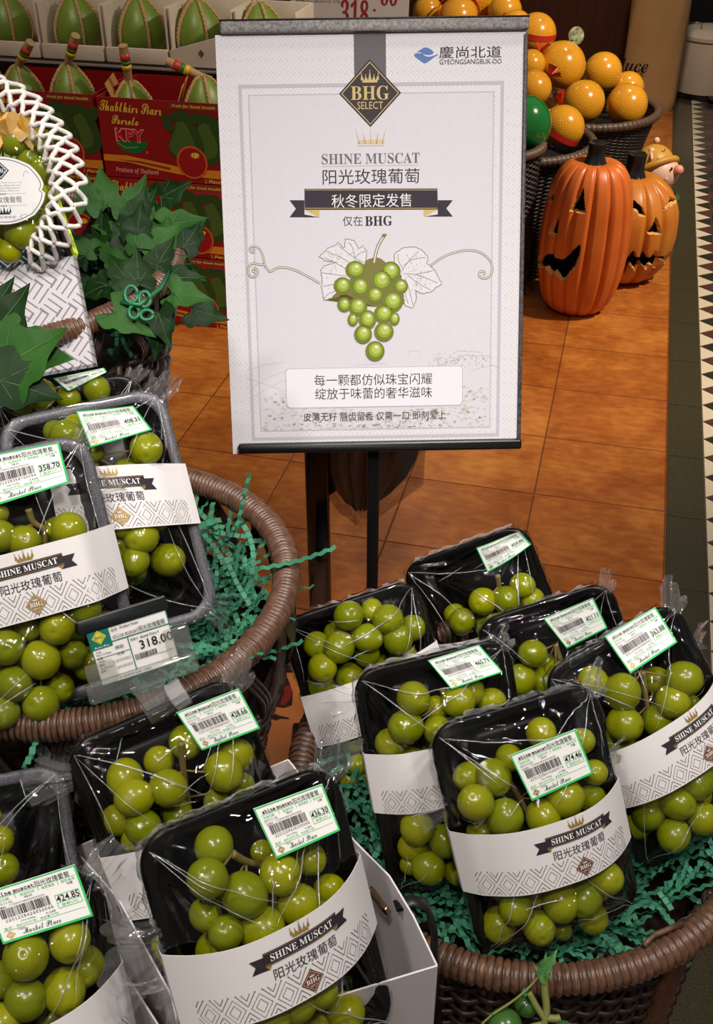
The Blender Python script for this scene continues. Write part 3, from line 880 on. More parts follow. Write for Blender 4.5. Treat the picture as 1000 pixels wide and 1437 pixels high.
# open lattice between the woven wall and the rim: pairs of strands that bow apart
for k in range(15):
    a = 2*PI*k/15
    for sgn in (-1, 1):
        for o in (-.022, 0, .022):
            pts = []
            for i in range(10):
                t = i/9; aa = a+sgn*(.17*math.sin(PI*t*.5)**2)+o*(1+.3*math.sin(PI*t))+sgn*.02; r = LBR-.002+.006*math.sin(PI*t)
                pts.append((r*math.cos(aa), r*math.sin(aa), HB-.083+t*.078))
            b.tube(pts, .0026, 5)
b.lathe([(.001, .006), (.106, .006), (.107, .001), (.001, .001)], 40)
b.build('woven_side', M_wickd, lb)
inner = MB(); inner.lathe([(.001, HB-.13), (.13, HB-.13), (.147, HB-.095), (.149, HB-.07)], 40)
inner.build('basket_lining', M_wickd, lb)
def lreg(rn):
    a = rn.uniform(0, 2*PI); q = math.sqrt(rn.uniform(.0, 1)); r = .138*q
    z = LBc.z-.062+.042*q**3+rn.gauss(0, .005)+.012*rn.random()
    return Vector((LBc.x+r*math.cos(a), LBc.y+r*math.sin(a), z)), Vector((-.5*math.cos(a)*q, -.5*math.sin(a)*q, 1))
ex = [(at_z(345, 800, 1.022), (1, .1, .05), (0, -.2, 1), .075), (at_z(330, 745, 1.03), (.2, .3, .6), (-.5, -.5, .4), .05), (at_z(340, 735, 1.035), (.25, -.5, .0), (-.3, -.3, 1), .06)]
shreds('paper_shreds', 1000, lreg, 11, 'green crinkle paper shreds filling the left wicker basket', extra=ex)

# ---- right basket on its woven column
RBc = Vector((.138, .613, .850)); RBR = .186
rb = empty('wicker_basket', Vector((RBc.x, RBc.y, 0)), 'tall brown wicker basket at lower right piled with grape trays', 'basket', None)
b = MB(); wrapped_rim(b, (0, 0, RBc.z), RBR, .0118, 200); b.build('rim', [M_wick, M_wickd], rb)
b = MB()
def rprof(t): return (.150+.022*t**2, .02+t*(RBc.z-.03))
weave(b, (0, 0, 0), rprof, 56, 92, .0042, .004, sub=4)
b.build('woven_side', M_wickd, rb)
inner = MB(); inner.lathe([(.001, RBc.z-.10), (.155, RBc.z-.10), (.158, .03), (.001, .03)][:3], 40); inner.build('basket_lining', M_wickd, rb)
for k in range(4):
    a = math.radians(-52+90*k); p = MB(); r0, r1 = rprof(0)[0], rprof(1)[0]
    ct = Vector((math.cos(a), math.sin(a), 0)); sd = Vector((-math.sin(a), math.cos(a), 0))
    vs = []
    for z, r in ((.0, r0), (.42, rprof(.5)[0]), (.84, r1)):
        for dr, ds in ((.004, -.012), (.009, -.010), (.009, .010), (.004, .012), (-.002, .012), (-.002, -.012)):
            vs.append(ct*(r+dr)+sd*ds+Vector((0, 0, z)))
    p.add(vs, [(i*6+j, i*6+(j+1) % 6, (i+1)*6+(j+1) % 6, (i+1)*6+j) for i in range(2) for j in range(6)]+[(0, 5, 4, 3, 2, 1), (12, 13, 14, 15, 16, 17)])
    p.build('post', M_wick, rb, angle=40)
cane = MB(); cane.tube([at_z(x, y, RBc.z+.012)-Vector((RBc.x, RBc.y, 0)) for x, y in ((903, 1327), (916, 1313), (935, 1305), (957, 1296))], .0022, 6)
cane.build('loose_cane', M_wick, rb)
def rreg(rn):
    a = rn.uniform(0, 2*PI); q = math.sqrt(rn.uniform(.0, 1)); r = .156*q
    z = RBc.z-.045+.035*q**3+rn.gauss(0, .006)
    return Vector((RBc.x+r*math.cos(a), RBc.y+r*math.sin(a), z)), Vector((-.5*math.cos(a)*q, -.5*math.sin(a)*q, 1))
shreds('paper_shreds', 1000, rreg, 12, 'green crinkle paper shreds filling the right wicker basket')

# ---- white cartons
def panel(b, top, h, th=.0012, nudge=None, bottom=None):
    """upright card wall under a polyline of its top edge"""
    n = len(top); vs = []
    for i, p in enumerate(top):
        a = Vector(top[max(i-1, 0)]); c = Vector(top[min(i+1, n-1)]); t = (c-a); t.z = 0; t.normalize(); nn = Vector((-t.y, t.x, 0))*th/2
        p = Vector(p); z0 = (bottom if bottom is not None else p.z-h)
        q = Vector((p.x, p.y, z0)) + (Vector(nudge) if nudge else Vector((0, 0, 0)))
        vs += [p-nn, p+nn, q+nn, q-nn]
    fs = []
    for i in range(n-1):
        for j in range(4): fs.append((i*4+j, i*4+(j+1) % 4, (i+1)*4+(j+1) % 4, (i+1)*4+j))
    fs += [(0, 3, 2, 1), ((n-1)*4, (n-1)*4+1, (n-1)*4+2, (n-1)*4+3)]
    b.add(vs, fs)
BZ = .930
pA = lambda x, y, z=BZ: at_z(x, y, z)
boxA = empty('white_carton', Vector((-.06, .44, TZ)), 'open white carton with black ribbon on its side holding two grape trays', 'carton', 'open white cartons of grapes')
boxA.location = (0, 0, 0)
def side(name, top, par, bottom=TZ+.001):
    b = MB(); panel(b, top, .1, bottom=bottom); return b.build(name, M_card, par, angle=40)
FRt = pA(613, 1355); BRt = pA(497, 1180, .955); BBR = pA(404, 1066, .955); BLt = pA(103, 1190); 
FLt = Vector((-.098, .325, BZ-.012))
side('side_panel', [BBR, BRt, pA(546, 1229, .952), pA(580, 1286, .944), FRt], boxA)
side('side_panel', [BLt, pA(166, 1261, .934), pA(240, 1396, .93), FLt], boxA)
side('front_panel', [FLt, Vector(FLt).lerp(FRt, .30)+Vector((0, 0, -.014)), pA(440, 1413, .915), pA(452, 1404, .925), FRt], boxA)
side('back_panel', [BLt, BBR], boxA)
bt = MB(); bt.add([Vector((p.x, p.y, TZ+.0015)) for p in (FLt, FRt, BBR, BLt)], [(0, 1, 2, 3)]); bt.build('bottom_panel', M_card, boxA, smooth=False)
# ribbon handle with its metal end, poking through the side panel
hp = pA(556, 1272, .938)
rbn = MB(); rbn.tube([hp+Vector((-.001, 0, 0)), hp+Vector((.010, .003, .002)), hp+Vector((.020, .004, -.004)), hp+Vector((.026, .002, -.03)), hp+Vector((.028, -.006, -.075)), hp+Vector((.026, -.012, -.12))], [.0045, .005, .0055, .007, .009, .010], 8, flat=.35)
ro = rbn.build('ribbon_handle', mat('black_satin_ribbon', rgb(20, 19, 20), .4), boxA)
mt = MB(); c0 = pA(519, 1247, .941); c1 = pA(545, 1282, .939); dv = (c1-c0)
mt.tube([c0, c0.lerp(c1, .2), c0.lerp(c1, .8), c1], [.0022, .0027, .0027, .0022], 8); mt.build('metal_end', mat('polished_metal', rgb(170, 140, 110), .18, metal=1), ro)
# second carton at the lower left
boxB = empty('white_carton', Vector((0, 0, 0)), 'open white carton at the lower left corner holding the 424.85 tray', 'carton', 'open white cartons of grapes')
B1 = pA(170, 1357, .92); B2 = pA(221, 1437, .92); dB = (B2-B1).normalized(); nB = Vector((-dB.y, dB.x, 0)); nB = nB if nB.x < 0 else -nB
B0 = B1-dB*.045; B3 = B1+dB*.13
side('side_panel', [B0, B1, B2, B3], boxB); side('side_panel', [B0+nB*.16, B3+nB*.16], boxB)
side('back_panel', [B0, B0+nB*.16], boxB); side('front_panel', [B3-Vector((0, 0, .02)), B3+nB*.16-Vector((0, 0, .02))], boxB)
bt = MB(); bt.add([Vector((p.x, p.y, TZ+.0015)) for p in (B0, B3, B3+nB*.16, B0+nB*.16)], [(0, 1, 2, 3)]); bt.build('bottom_panel', M_card, boxB, smooth=False)

# ------------------------------------------------------------------ the packs themselves
Fm = lambda *a: a
pack('T1', (382.8, 1316.8, .635, 15.5, 30.3, 12.8), 'grape tray in the white carton priced 436.30, film-wrapped with white paper band',
     [(291,1233,30),(343,1256,33),(393,1227,30),(419,1270,31),(367,1303,33),(317,1309,26),(300,1187,28,1),(289,1284,24,1),(462,1248,22,1),(454,1273,20,1),(368,1195,17,2),(434,1205,23,1),(312,1337,18,1),(406,1304,20,1),
      (449,1390,26),(418,1408,27),(385,1424,25)],
     dict(q=[(355,1135),(452,1100),(477,1165),(388,1205)], price='436.30', code='2201228436300068'), dict(yc=.0015, skew=.05, bulge=.034, uc=.55),
     fins=[(-.06, .03, 190, .045, 70), (.060, .088, 50, .030, 50), (-.058, .0, 200, .03, 60)], fill=(-.045, .045, -.07, .02), stempx=[(326,1198,.012),(345,1210,.006),(368,1214,0),(385,1230,-.004)], seed=1)
pack('T2', (30, 1466, .62, 13, 30, 0), 'grape tray in the lower left carton priced 424.85, cut off by the picture edge',
     [(36,1342,33),(36,1403,30),(90,1391,30),(98,1320,30),(119,1357,28,1),(73,1428,22,1),(0,1375,26,1),(2,1437,27)],
     dict(q=[(-24,1254),(105,1213),(131,1285),(4,1325)], price='424.85', code='2201228424850066', kg='0.668'), dict(yc=.003, skew=.03, bulge=.036, uc=.5),
     fins=[(.060, .078, 20, .030, 70), (.060, .045, -10, .028, 60)], fill=(-.045, .045, -.07, .02), seed=2)
pack('T3', (275, 1165, .73, 21, 21, 6), 'grape tray priced 428.66 standing behind the 436.30 tray, with reddish stem',
     [(236,1106,27),(188,1119,26),(201,1161,26),(314,1083,27),(175,1092,26,1),(223,1068,22,1),(164,1151,21,2),(250,1145,22,1),(260,1042,24,1),(330,1060,25,1),(337,1102,20,1),(305,1126,20,1),(186,1180,17,1)],
     dict(q=[(247,1000),(335,966),(365,1022),(283,1053)], price='428.66', code='2201228428660067', kg='0.674'), dict(yc=-.012, skew=-.02, bulge=.026, uc=.6),
     fins=[(-.062, .07, 165, .032, 60), (.062, .088, 35, .030, 50), (-.060, .0, 190, .03, 60)], fill=(-.045, .045, -.07, -.02), stempx=[(254,1042,.022),(257,1081,.012),(263,1119,.002),(270,1150,-.008)], seed=3)
pack('T4', (-22, 1292, .695, 6.6, 8, 0), 'grape tray with grey flecked rim at the left edge, behind the 424.85 tray',
     [(-2,1180,22),(3,1220,24),(-12,1146,14,1),(-30,1200,24),(-40,1240,24)], None, dict(yc=-.036, skew=0, bulge=.022, uc=.5, printed=False), foam=True,
     fins=[(.060, .086, 70, .030, 60)], fill=(-.045, .03, -.07, .03), seed=4)
pack('T5', (39, 813, .740, 13.9, 5, 0), 'grape tray at the front of the left basket, priced 358.70, with grey flecked rim',
     [(97,744,26),(34,760,24),(0,752,23),(-4,722,16,1),(80,880,26),(120,855,22),(8,908,27),(57,926,27),(20,960,26),(102,918,21,1),(57,988,26),(84,966,21,1),(3,1001,24),(38,882,20,1)],
     dict(q=[(-32,642),(82,621),(97,677),(-14,712)], price='358.70', code='2201228358700056', kg='0.564', curl=.4), dict(yc=-.001, skew=.02, bulge=.021, uc=.49), foam=True,
     fins=[(.061, .050, 15, .022, 60), (.061, .088, 45, .02, 40)], fill=(-.05, .045, -.07, .03), stempx=[(40,715,.01),(46,735,.006),(66,742,.004),(60,800,-.004)], seed=5, gold=I_gold)
pack('T6', (155, 731, .80, 14.4, -1, 5), 'grape tray priced 408.31 leaning behind the 358.70 tray, its lower right half empty',
     [(93,613,24),(105,598,18,1),(78,606,17,1),(205,630,24),(132,636,14,1),(172,735,21),(198,753,25),(189,788,21),(165,764,18,1),(200,722,16,1),(222,728,17,1),(172,781,20,1)],
     dict(q=[(107,577),(186,570),(213,603),(127,628)], price='408.31', code='2201228408310064', kg='0.642', curl=-.3), dict(yc=.016, skew=-.17, bulge=.024, uc=.53), foam=True,
     fins=[(.060, .086, 45, .030, 45), (.058, -.082, -35, .03, 60)], fill=(-.045, .04, -.04, .05), seed=6, gold=I_gold)
pack('T7', (124, 684, .93, 12.8, 5, 0), 'grape tray peeking out behind the 408.31 tray below the gift box',
     [(56,553,23),(96,559,17),(135,546,19),(32,571,14,1)], dict(q=[(74,531),(146,516),(150,522),(96,549)], price='441.38', code='2201228441380060'), dict(yc=-.03, skew=0, bulge=.022, uc=.5),
     fins=[(.060, .084, 50, .02, 50)], fill=(-.045, .045, -.07, .05), seed=7)
pack('T8', (754, 1152, .765, 13, 27.5, 14), 'front grape tray in the right basket, priced 474.46, with a full white band',
     [(667,1126,26),(708,1147,27),(762,1147,26),(793,1120,27),(693,1091,26,1),(656,1090,21,2),(715,1064,20,2),(759,1028,22,1),(816,1040,19,1),(829,1120,19,1),(675,1168,20,1),(804,1150,16,1),(834,1084,19,1),
      (723,1273,24),(756,1302,24),(787,1266,26),(820,1260,26),(849,1232,25),(831,1288,23,1),(747,1256,17,1),(789,1306,14,1)],
     dict(q=[(715,1060),(807,1023),(832,1085),(746,1124)], price='474.46', code='2201228474460074', kg='0.746'), dict(yc=-.009, skew=.0, bulge=.034, uc=.61, asym=.03),
     fins=[(-.061, .034, 190, .026, 70), (.060, .086, 30, .026, 50), (.060, .03, -5, .02, 60)], fill=(-.045, .045, -.07, .0), stempx=[(705,1085,.0),(730,1120,-.006),(760,1180,-.006)], seed=8)
pack('T9', (631, 1076, .82, 10, 22, 14), 'grape tray half hidden directly behind the left side of the 474.46 tray',
     [(580,980,24),(569,1020,25),(614,1025,22),(643,984,23),(547,1044,22,1),(611,994,18,1),(661,971,20,1),(690,985,20,1),(640,1035,16,1),
      (585,1161,25),(579,1188,21,1),(624,1180,23),(601,1218,24),(640,1222,19,1),(574,1214,14,1),(650,1150,18,1)],
     dict(q=[(600,927),(672,905),(705,943),(633,967)], price='465.71', code='2201228465710062', kg='0.732'), dict(yc=.0045, skew=.0, bulge=.024, uc=.62),
     fins=[(-.061, .070, 175, .024, 60), (.060, .085, 40, .02, 40)], fill=(-.045, .045, -.06, .02), stempx=[(621,968,.012),(623,980,.008),(625,1030,-.004)], seed=9)
pack('T10', (529, 977, .94, 17, 15, 7), 'grape tray at the left end of the right basket, its black side showing',
     [(489,864,22),(544,869,22),(476,908,22),(515,895,21),(558,897,22),(452,937,21),(521,856,16,1),(444,905,19,1),(515,918,18,1),(579,881,18,1),(467,886,13,2),
      (496,1041,15,1),(502,1073,16,1),(512,1094,14,1)], None, dict(yc=.003, skew=.07, bulge=.022, uc=.66),
     fins=[(-.061, .085, 150, .026, 60)], fill=(-.045, .045, -.07, .03), seed=10)
pack('T11', (694, 883, 1.025, 22, 20, -8), 'rearmost grape tray of the right basket with a curled price sticker on its rim',
     [(677,844,20),(710,842,20),(648,871,19),(638,862,16,1),(733,822,18,1),(747,842,17,1),(682,873,16,1)],
     dict(q=[(668,769),(728,742),(745,764),(684,803)], price='424.86', code='2201228424860065', curl=.8), dict(yc=-.018, skew=-.03, bulge=.022, uc=.6),
     fins=[(-.061, .06, 175, .024, 70)], fill=(-.045, .045, -.07, -.01), stempx=[(698,808,.014),(700,822,.01),(702,850,-.002)], seed=11)
pack('T12', (803, 975, .955, 19, 20, 0), 'grape tray wedged between the rearmost tray and the 363.88 tray',
     [(747,917,20),(730,954,22),(761,956,20,1),(779,944,18,1),(765,930,14,2)],
     dict(q=[(762,868),(832,839),(852,881),(795,910)], price='421.11', code='2201228421110064', kg='0.662'), dict(yc=-.032, skew=0, bulge=.022, uc=.6),
     fins=[(.060, .086, 45, .02, 50)], fill=(-.045, .03, -.07, .0), seed=12)
pack('T13', (922, 1032, .848, 27, 22, 16), 'grape tray priced 363.88 at the right edge, tilted most of all',
     [(873,971,26),(959,953,26),(944,984,25),(876,1016,25),(832,955,20,1),(919,955,20,2),(922,1011,23,1),(971,987,12,2),
      (977,1097,25),(950,1126,25),(945,1172,23),(986,1149,24),(907,1117,22,1),(910,1143,22,1)],
     dict(q=[(848,893),(919,852),(950,901),(884,945)], price='363.88', code='2201228363880063', kg='0.572'), dict(yc=-.006, skew=.03, bulge=.032, uc=.64),
     fins=[(.060, .086, 45, .028, 50), (.061, .05, 0, .02, 60)], fill=(-.045, .045, -.06, .02), stempx=[(901,942,.016),(907,991,.004),(915,1030,-.004)], seed=13)
# ------------------------------------------------------------------ poster stand
PM = pose(523.7, 351.5, 1.50, .73, -.62, 1.69)
PWd, PHt = .42, .57
stand = empty('poster_stand', Vector((0, 0, 0)), 'black floor stand with a tilted white grape poster in a speckled grey frame', 'sign stand')
def fret_mat(name, c0, c1, per, fine=.0):
    """interlocking fret of diagonal strokes on a card; per = block size in metres"""
    m = bpy.data.materials.new(name); m.use_nodes = True; nt = m.node_tree; b = nt.nodes['Principled BSDF']
    tc = nt.nodes.new('ShaderNodeTexCoord'); mp = nt.nodes.new('ShaderNodeMapping')
    mp.inputs['Rotation'].default_value = (0, 0, PI/4); mp.inputs['Scale'].default_value = (1/per,)*3
    nt.links.new(tc.outputs['Object'], mp.inputs[0]); sp = nt.nodes.new('ShaderNodeSeparateXYZ'); nt.links.new(mp.outputs[0], sp.inputs[0])
    def mm(op, a, bb=None):
        n = nt.nodes.new('ShaderNodeMath'); n.operation = op
        for i, q in enumerate((a, bb)):
            if q is None: continue
            if isinstance(q, (int, float)): n.inputs[i].default_value = q
            else: nt.links.new(q, n.inputs[i])
        return n.outputs[0]
    X, Y = sp.outputs[0], sp.outputs[1]
    # blocks of parallel strokes, every block turned a quarter against its neighbours, each stroke hooked at one end
    chk = mm('MODULO', mm('ADD', mm('FLOOR', X), mm('FLOOR', Y)), 2.0)
    chk = mm('ABSOLUTE', chk)
    fx = mm('FRACT', X); fy = mm('FRACT', Y)
    def stripes(v): return mm('LESS_THAN', mm('ABSOLUTE', mm('SUBTRACT', mm('FRACT', mm('MULTIPLY', v, 3.0)), .5)), .115)
    def ends(v): return mm('MULTIPLY', mm('GREATER_THAN', v, .06), mm('LESS_THAN', v, .94))
    hook = lambda u, v: mm('MULTIPLY', mm('LESS_THAN', mm('ABSOLUTE', mm('SUBTRACT', u, .88)), .055), mm('LESS_THAN', v, .5))
    a = mm('MAXIMUM', mm('MULTIPLY', stripes(fy), ends(fx)), hook(fx, fy)); c = mm('MAXIMUM', mm('MULTIPLY', stripes(fx), ends(fy)), hook(fy, fx))
    v = mm('ADD', mm('MULTIPLY', chk, a), mm('MULTIPLY', mm('SUBTRACT', 1.0, chk), c))
    x = nt.nodes.new('ShaderNodeMix'); x.data_type = 'RGBA'; x.inputs[6].default_value = c0; x.inputs[7].default_value = c1
    nt.links.new(v, x.inputs[0]); nt.links.new(x.outputs[2], b.inputs['Base Color']); b.inputs['Roughness'].default_value = .5; b.inputs['Specular IOR Level'].default_value = .25
    return m
I_pap = mat('poster_paper', rgb(226, 223, 228), .5, spec=.25)
I_lil = ink('lilac_grey_ink', 196, 192, 202); I_blue = ink('blue_ink', 96, 128, 186)
I_band = mat('slate_ink', rgb(92, 86, 90), .6, noise=(300, .5, rgb(104, 98, 102)))
I_gold2 = mat('poster_gold_ink', rgb(206, 180, 108), .5); I_navy = ink('dark_slate_ink', 58, 52, 60)
def pq(x, y): q = to_local(PM, x, y, .0); return (q.x, q.y)
def pu(x): return x/1500*1.5            # photo pixels to metres on the poster
pb = empty('poster_board_frame', PM, None, None); 
bpy.data.objects.remove(pb)
def pobj(o): o.parent = stand; o.matrix_world = PM; return o
# backing board and sheet
b = MB(); b.bbox((.004, 0, -.006), (PWd-.008, PHt-.012, .009), .002); pobj(b.build('backing_board', M_black, None, angle=40))
b = MB(); b.bbox((0, -.001, -.0006), (PWd-.002, PHt, .0012), .0005)
sheet = pobj(b.build('poster_sheet', fret_mat('poster_fretwork', rgb(229, 226, 228), rgb(212, 208, 212), .0125), None, smooth=False))
def print_on(name, p, mats, lift=.0002): return p.build(name, mats, sheet, None, lift, .00006)
# pale inner field and its grey frames
x0, y1 = pq(334, 119); x1, y0 = pq(700, 612)
x0b = pq(352, 610)[0]
p = P2(); p.frame(x0, y0, x1, y1, pu(4.5), 0, 1); ii = pu(13)
p.frame(x0+ii, y0+ii, x1-ii, y1-ii, pu(1.6), 0, 2); print_on('border_frame', p, [I_lil])
p = P2(); p.rect(x0+ii, y0+ii, x1-ii, y1-ii, 0, 1); fld = print_on('inner_field', p, [mat('poster_field', rgb(222, 218, 224), .5, spec=.25, noise=(90, .5, rgb(216, 212, 219)))])
# faint vineyard engraving along the bottom
p = P2(); rr = random.Random(4); fx0, fy0, fx1 = x0+ii, y0+ii, x1-ii
for q in range(900):
    u = rr.random(); x = fx0+(fx1-fx0)*u; hh = .030+.022*abs(u-.5)*2+.012*math.sin(u*9)
    y = fy0+.002+hh*rr.random()**1.3
    if fx0+.002 < x < fx1-.006:
        if rr.random() < .6: p.disk((x, y), rr.uniform(.0006, .0022), 0, 1, 7, 1.6)
        else: p.seg((x, y), (x+rr.uniform(.002, .006), y+rr.gauss(0, .0008)), .0004, 1, 2)
for (pts) in ([(345, 520), (370, 512), (400, 508)], [(350, 545), (380, 528), (402, 520)], [(350, 560), (385, 540), (402, 532)], [(620, 512), (650, 498), (690, 500)], [(625, 505), (640, 492), (676, 494), (678, 502)], [(500, 512), (540, 510), (545, 516)], [(575, 500), (573, 493), (588, 492), (589, 500)], [(345, 530), (390, 545), (400, 550)], [(660, 520), (690, 512), (702, 515)]):
    p.line([pq(*q) for q in pts], .0006, 1, 2)
for q in range(120):
    x = rr.uniform(600, 690); y = 505+rr.gauss(0, 5); c = pq(x, y); p.disk(c, rr.uniform(.0004, .0012), 1, 2, 6, 1.5)
print_on('vineyard_engraving', p, [ink('pale_olive_ink', 204, 202, 192), ink('pale_grey_ink', 200, 198, 198)], .0004)
# hanging ribbon and emblem
p = P2(); a = pq(496, 48); c = pq(541, 48); d = pq(541, 130); p.rect(a[0], d[1], c[0], a[1], 0, 1)
print_on('hanging_ribbon', p, [I_band])
p = P2(); cx, cy = pq(519, 131); r = pu(43.5)
for k, (q, mi) in enumerate(((1, 0), (.93, 1), (.895, 0))): p.poly([(cx, cy-r*q), (cx+r*q*.97, cy), (cx, cy+r*q), (cx-r*q*.97, cy)], mi, 2+k)
p.text(serif('BHG'), cx, cy+pu(.5), pu(18), pu(52), 1, 6, res=4); p.text('SELECT', cx, cy-pu(15.5), pu(9.5), pu(35), 1, 6, res=3)
crown_art(p, cx, cy+pu(20), pu(23), 1, 6)
print_on('emblem', p, [ink('emblem_slate_ink', 66, 58, 62), I_gold2], .0004)
# regional logo
p = P2(); q = lambda x, y: pq(560+x*.18, 40+y*.18)
up = [(105,205),(150,175),(205,140),(265,175),(268,195),(240,205),(205,205),(180,190),(150,180),(128,190)]
lo = [(105,208),(140,190),(170,195),(190,212),(225,225),(265,222),(298,203),(285,215),(205,272),(190,270)]
p.poly([q(*c) for c in chaikin(up, 1, True)], 0, 1); p.poly([q(*c) for c in chaikin(lo, 1, True)], 0, 1)
p.line([q(*c) for c in chaikin([(172,192),(190,215),(230,228),(275,215),(300,202)], 2)], [pu(.6)]+[pu(2.2)]*3+[pu(1.4)]*(len(chaikin([(0,0)]*5, 2))-4), 0, 2)
X, Y = pq(659.5, 73); p.text('慶尚北道', X, Y, pu(15), pu(84), 1, 1, res=4); X, Y = pq(660, 86.5); p.text('GYEONGSANGBUK-DO', X, Y, pu(6.3), pu(84), 1, 1, res=3)
print_on('region_logo', p, [I_blue, I_dark], .0004)
# headings
p = P2(); X, Y = pq(520, 194)
w_ = pu(40)
for k in range(5):
    xx = X+(k-2)*w_*.20; hgt = (.42, .30, .62, .30, .42)[k]*w_; lean = (k-2)*w_*.055
    for m_ in range(7):
        t = m_/6; p.disk((xx+lean*t, Y-w_*.14+hgt*t), pu(1.5)*(1-.5*t), 0, 1, 6)
for row in range(2):
    for m_ in range(15): p.disk((X+(m_-7)*w_*.062, Y-w_*.24+row*w_*.085), pu(1.15), 0, 1, 6)
for m_ in range(11): p.disk((X+(m_-5)*w_*.075, Y-w_*.08), pu(1.15), 0, 1, 6)
print_on('crown', p, [I_gold2], .0004)
p = P2(); X, Y = pq(520, 222.5); p.text(serif('SHINE MUSCAT'), X, Y, pu(14), pu(135), 0, 1, res=4)
p.rect(X-pu(67), pq(520, 233)[1], X+pu(67), pq(520, 232)[1], 1, 1)
X, Y = pq(520.5, 247.5); p.text('阳光玫瑰葡萄', X, Y, pu(20), pu(134), 2, 1, res=4)
X, Y = pq(494.5, 310); p.text('仅在', X, Y, pu(13.5), pu(28), 2, 1, res=4); X, Y = pq(531, 310); p.text(serif('BHG'), X, Y, pu(13.5), pu(38), 2, 1, res=4, bold=.006)
X, Y = pq(524, 532.5); 
print_on('heading_lettering', p, [ink('warm_grey_ink', 118, 112, 116), I_lil, ink('text_charcoal', 54, 50, 54)], .0004)
# banner
p = P2()
P = lambda *a: [pq(*c) for c in a]
p.poly(P((406, 281), (427, 281), (427, 301), (448, 305), (406, 305), (415, 293)), 0, 1); p.poly(P((635, 281), (614, 281), (614, 301), (594, 304), (635, 304), (626, 292.5)), 0, 1)
p.poly(P((427, 294), (448, 294), (448, 305)), 3, 2); p.poly(P((614, 294), (594, 294), (594, 304)), 3, 2)
p.poly(P((427, 265), (613.5, 264.5), (614, 294), (427.5, 294.5)), 0, 3)
for yy in (266.6, 292.2): a = pq(428, yy); c = pq(613, yy); p.seg(a, c, pu(.7), 3, 4)
X, Y = pq(521, 281.5); p.text('秋冬限定发售', X, Y, pu(18), pu(111), 2, 5, res=4)
print_on('banner', p, [I_navy, I_navy, I_white, I_gold2], .0004)
# grape drawing
gz = lambda x, y: pq(400+x*.24, 330+y*.24)
def toothed(pts, n=3, amp=4):
    out = []; rr2 = random.Random(len(pts))
    for i in range(len(pts)):
        a = Vector(pts[i]); c = Vector(pts[(i+1) % len(pts)]); d = c-a; nn = Vector((d.y, -d.x)).normalized()
        m_ = max(1, int(d.length/22))
        for k in range(m_):
            out.append(tuple(a+d*(k/m_))); out.append(tuple(a+d*((k+.6)/m_)+nn*amp*rr2.uniform(.5, 1.2)))
    return out
p = P2()
LL = [(480,95),(455,60),(430,78),(405,30),(350,20),(345,75),(310,40),(290,60),(245,75),(230,95),(195,125),(230,150),(290,160),(230,178),(205,205),(215,260),(210,300),(225,385),(270,370),(300,340),(400,240),(470,165)]
RL = [(640,165),(640,110),(690,75),(760,70),(800,90),(835,130),(825,165),(870,200),(890,240),(915,285),(880,305),(855,330),(800,340),(760,320),(765,370),(745,425),(700,410),(690,330),(680,240)]
back = [(215,345),(225,385),(270,370),(330,360),(420,180),(480,140),(545,125),(600,170),(690,200),(690,380),(720,420),(690,400),(600,420),(500,420),(380,400),(280,300)]
p.poly([gz(*c) for c in chaikin(back, 1, True)], 0, 1)
for leaf in (LL, RL):
    o_ = [gz(*c) for c in toothed(leaf)]
    p.poly(o_, 1, 2); p.line(o_, pu(.95), 0, 3, True)
for v in ([(470,165),(400,130),(350,90),(310,60)],[(410,165),(400,80),(370,40)],[(400,180),(330,130),(240,95)],[(380,210),(300,165),(225,130)],[(360,240),(290,230),(215,220)],[(330,280),(270,290),(220,300)],[(290,330),(250,340),(225,375)],[(410,130),(440,100),(470,95)],
          [(680,215),(720,150),(780,95)],[(690,180),(740,140),(820,130)],[(690,200),(660,150),(660,110)],[(690,225),(780,230),(890,280)],[(760,230),(830,215),(870,205)],[(720,235),(770,280),(850,320)],[(700,250),(730,330),(745,410)],[(700,280),(700,350),(720,400)]):
    p.line([gz(*c) for c in chaikin(v, 2)], pu(.7), 0, 4)
rr3 = random.Random(8)
for leaf in (LL, RL):
    cxm = sum(c[0] for c in leaf)/len(leaf); cym = sum(c[1] for c in leaf)/len(leaf)
    for k in range(70):
        c = rr3.choice(leaf); t = rr3.uniform(.15, .85); x = c[0]*(1-t)+cxm*t; y = c[1]*(1-t)+cym*t
        a = gz(x, y); d = math.atan2(cym-y, cxm-x); p.seg(a, (a[0]+math.cos(d)*pu(2.2), a[1]-math.sin(d)*pu(2.2)), pu(.45), 0, 4)
vine = lambda o, s: [(o[0]+x*s, o[1]+y*s) for x, y in ()]
def vline(pts, w):
    q = [pq(*c) for c in chaikin(pts, 3)]; p.line(q, w, 0, 3); p.line(q, [max(.0002, k*.42) for k in (w if isinstance(w, list) else [w]*len(q))], 1, 4)
c7 = lambda L: [(330+x*.17, 330+y*.17) for x, y in L]
vline(c7([(700,400),(600,340),(480,280),(380,262),(330,275),(290,308),(262,280),(240,240),(190,245),(150,225),(112,255),(102,305),(130,352),(180,335),(188,290),(155,268),(140,300),(165,305)]), pu(3.2))
vline(c7([(250,270),(240,225),(222,150),(195,105),(150,90),(118,100),(122,135),(150,148),(160,125),(140,112)]), pu(2.8))
c2 = lambda L: [(290+x*.46, 300+y*.46) for x, y in L]
vline(c2([(680,160),(720,130),(770,113),(815,110),(850,125),(872,155),(868,190),(845,200),(828,190),(832,175),(848,176),(845,188)]), pu(3.0))
vline(c2([(545,62),(528,85),(516,115),(510,150)]), pu(4.5))
p.poly([pq(*c) for c in c2([(535,62),(550,62),(545,70),(533,72)])], 0, 5)
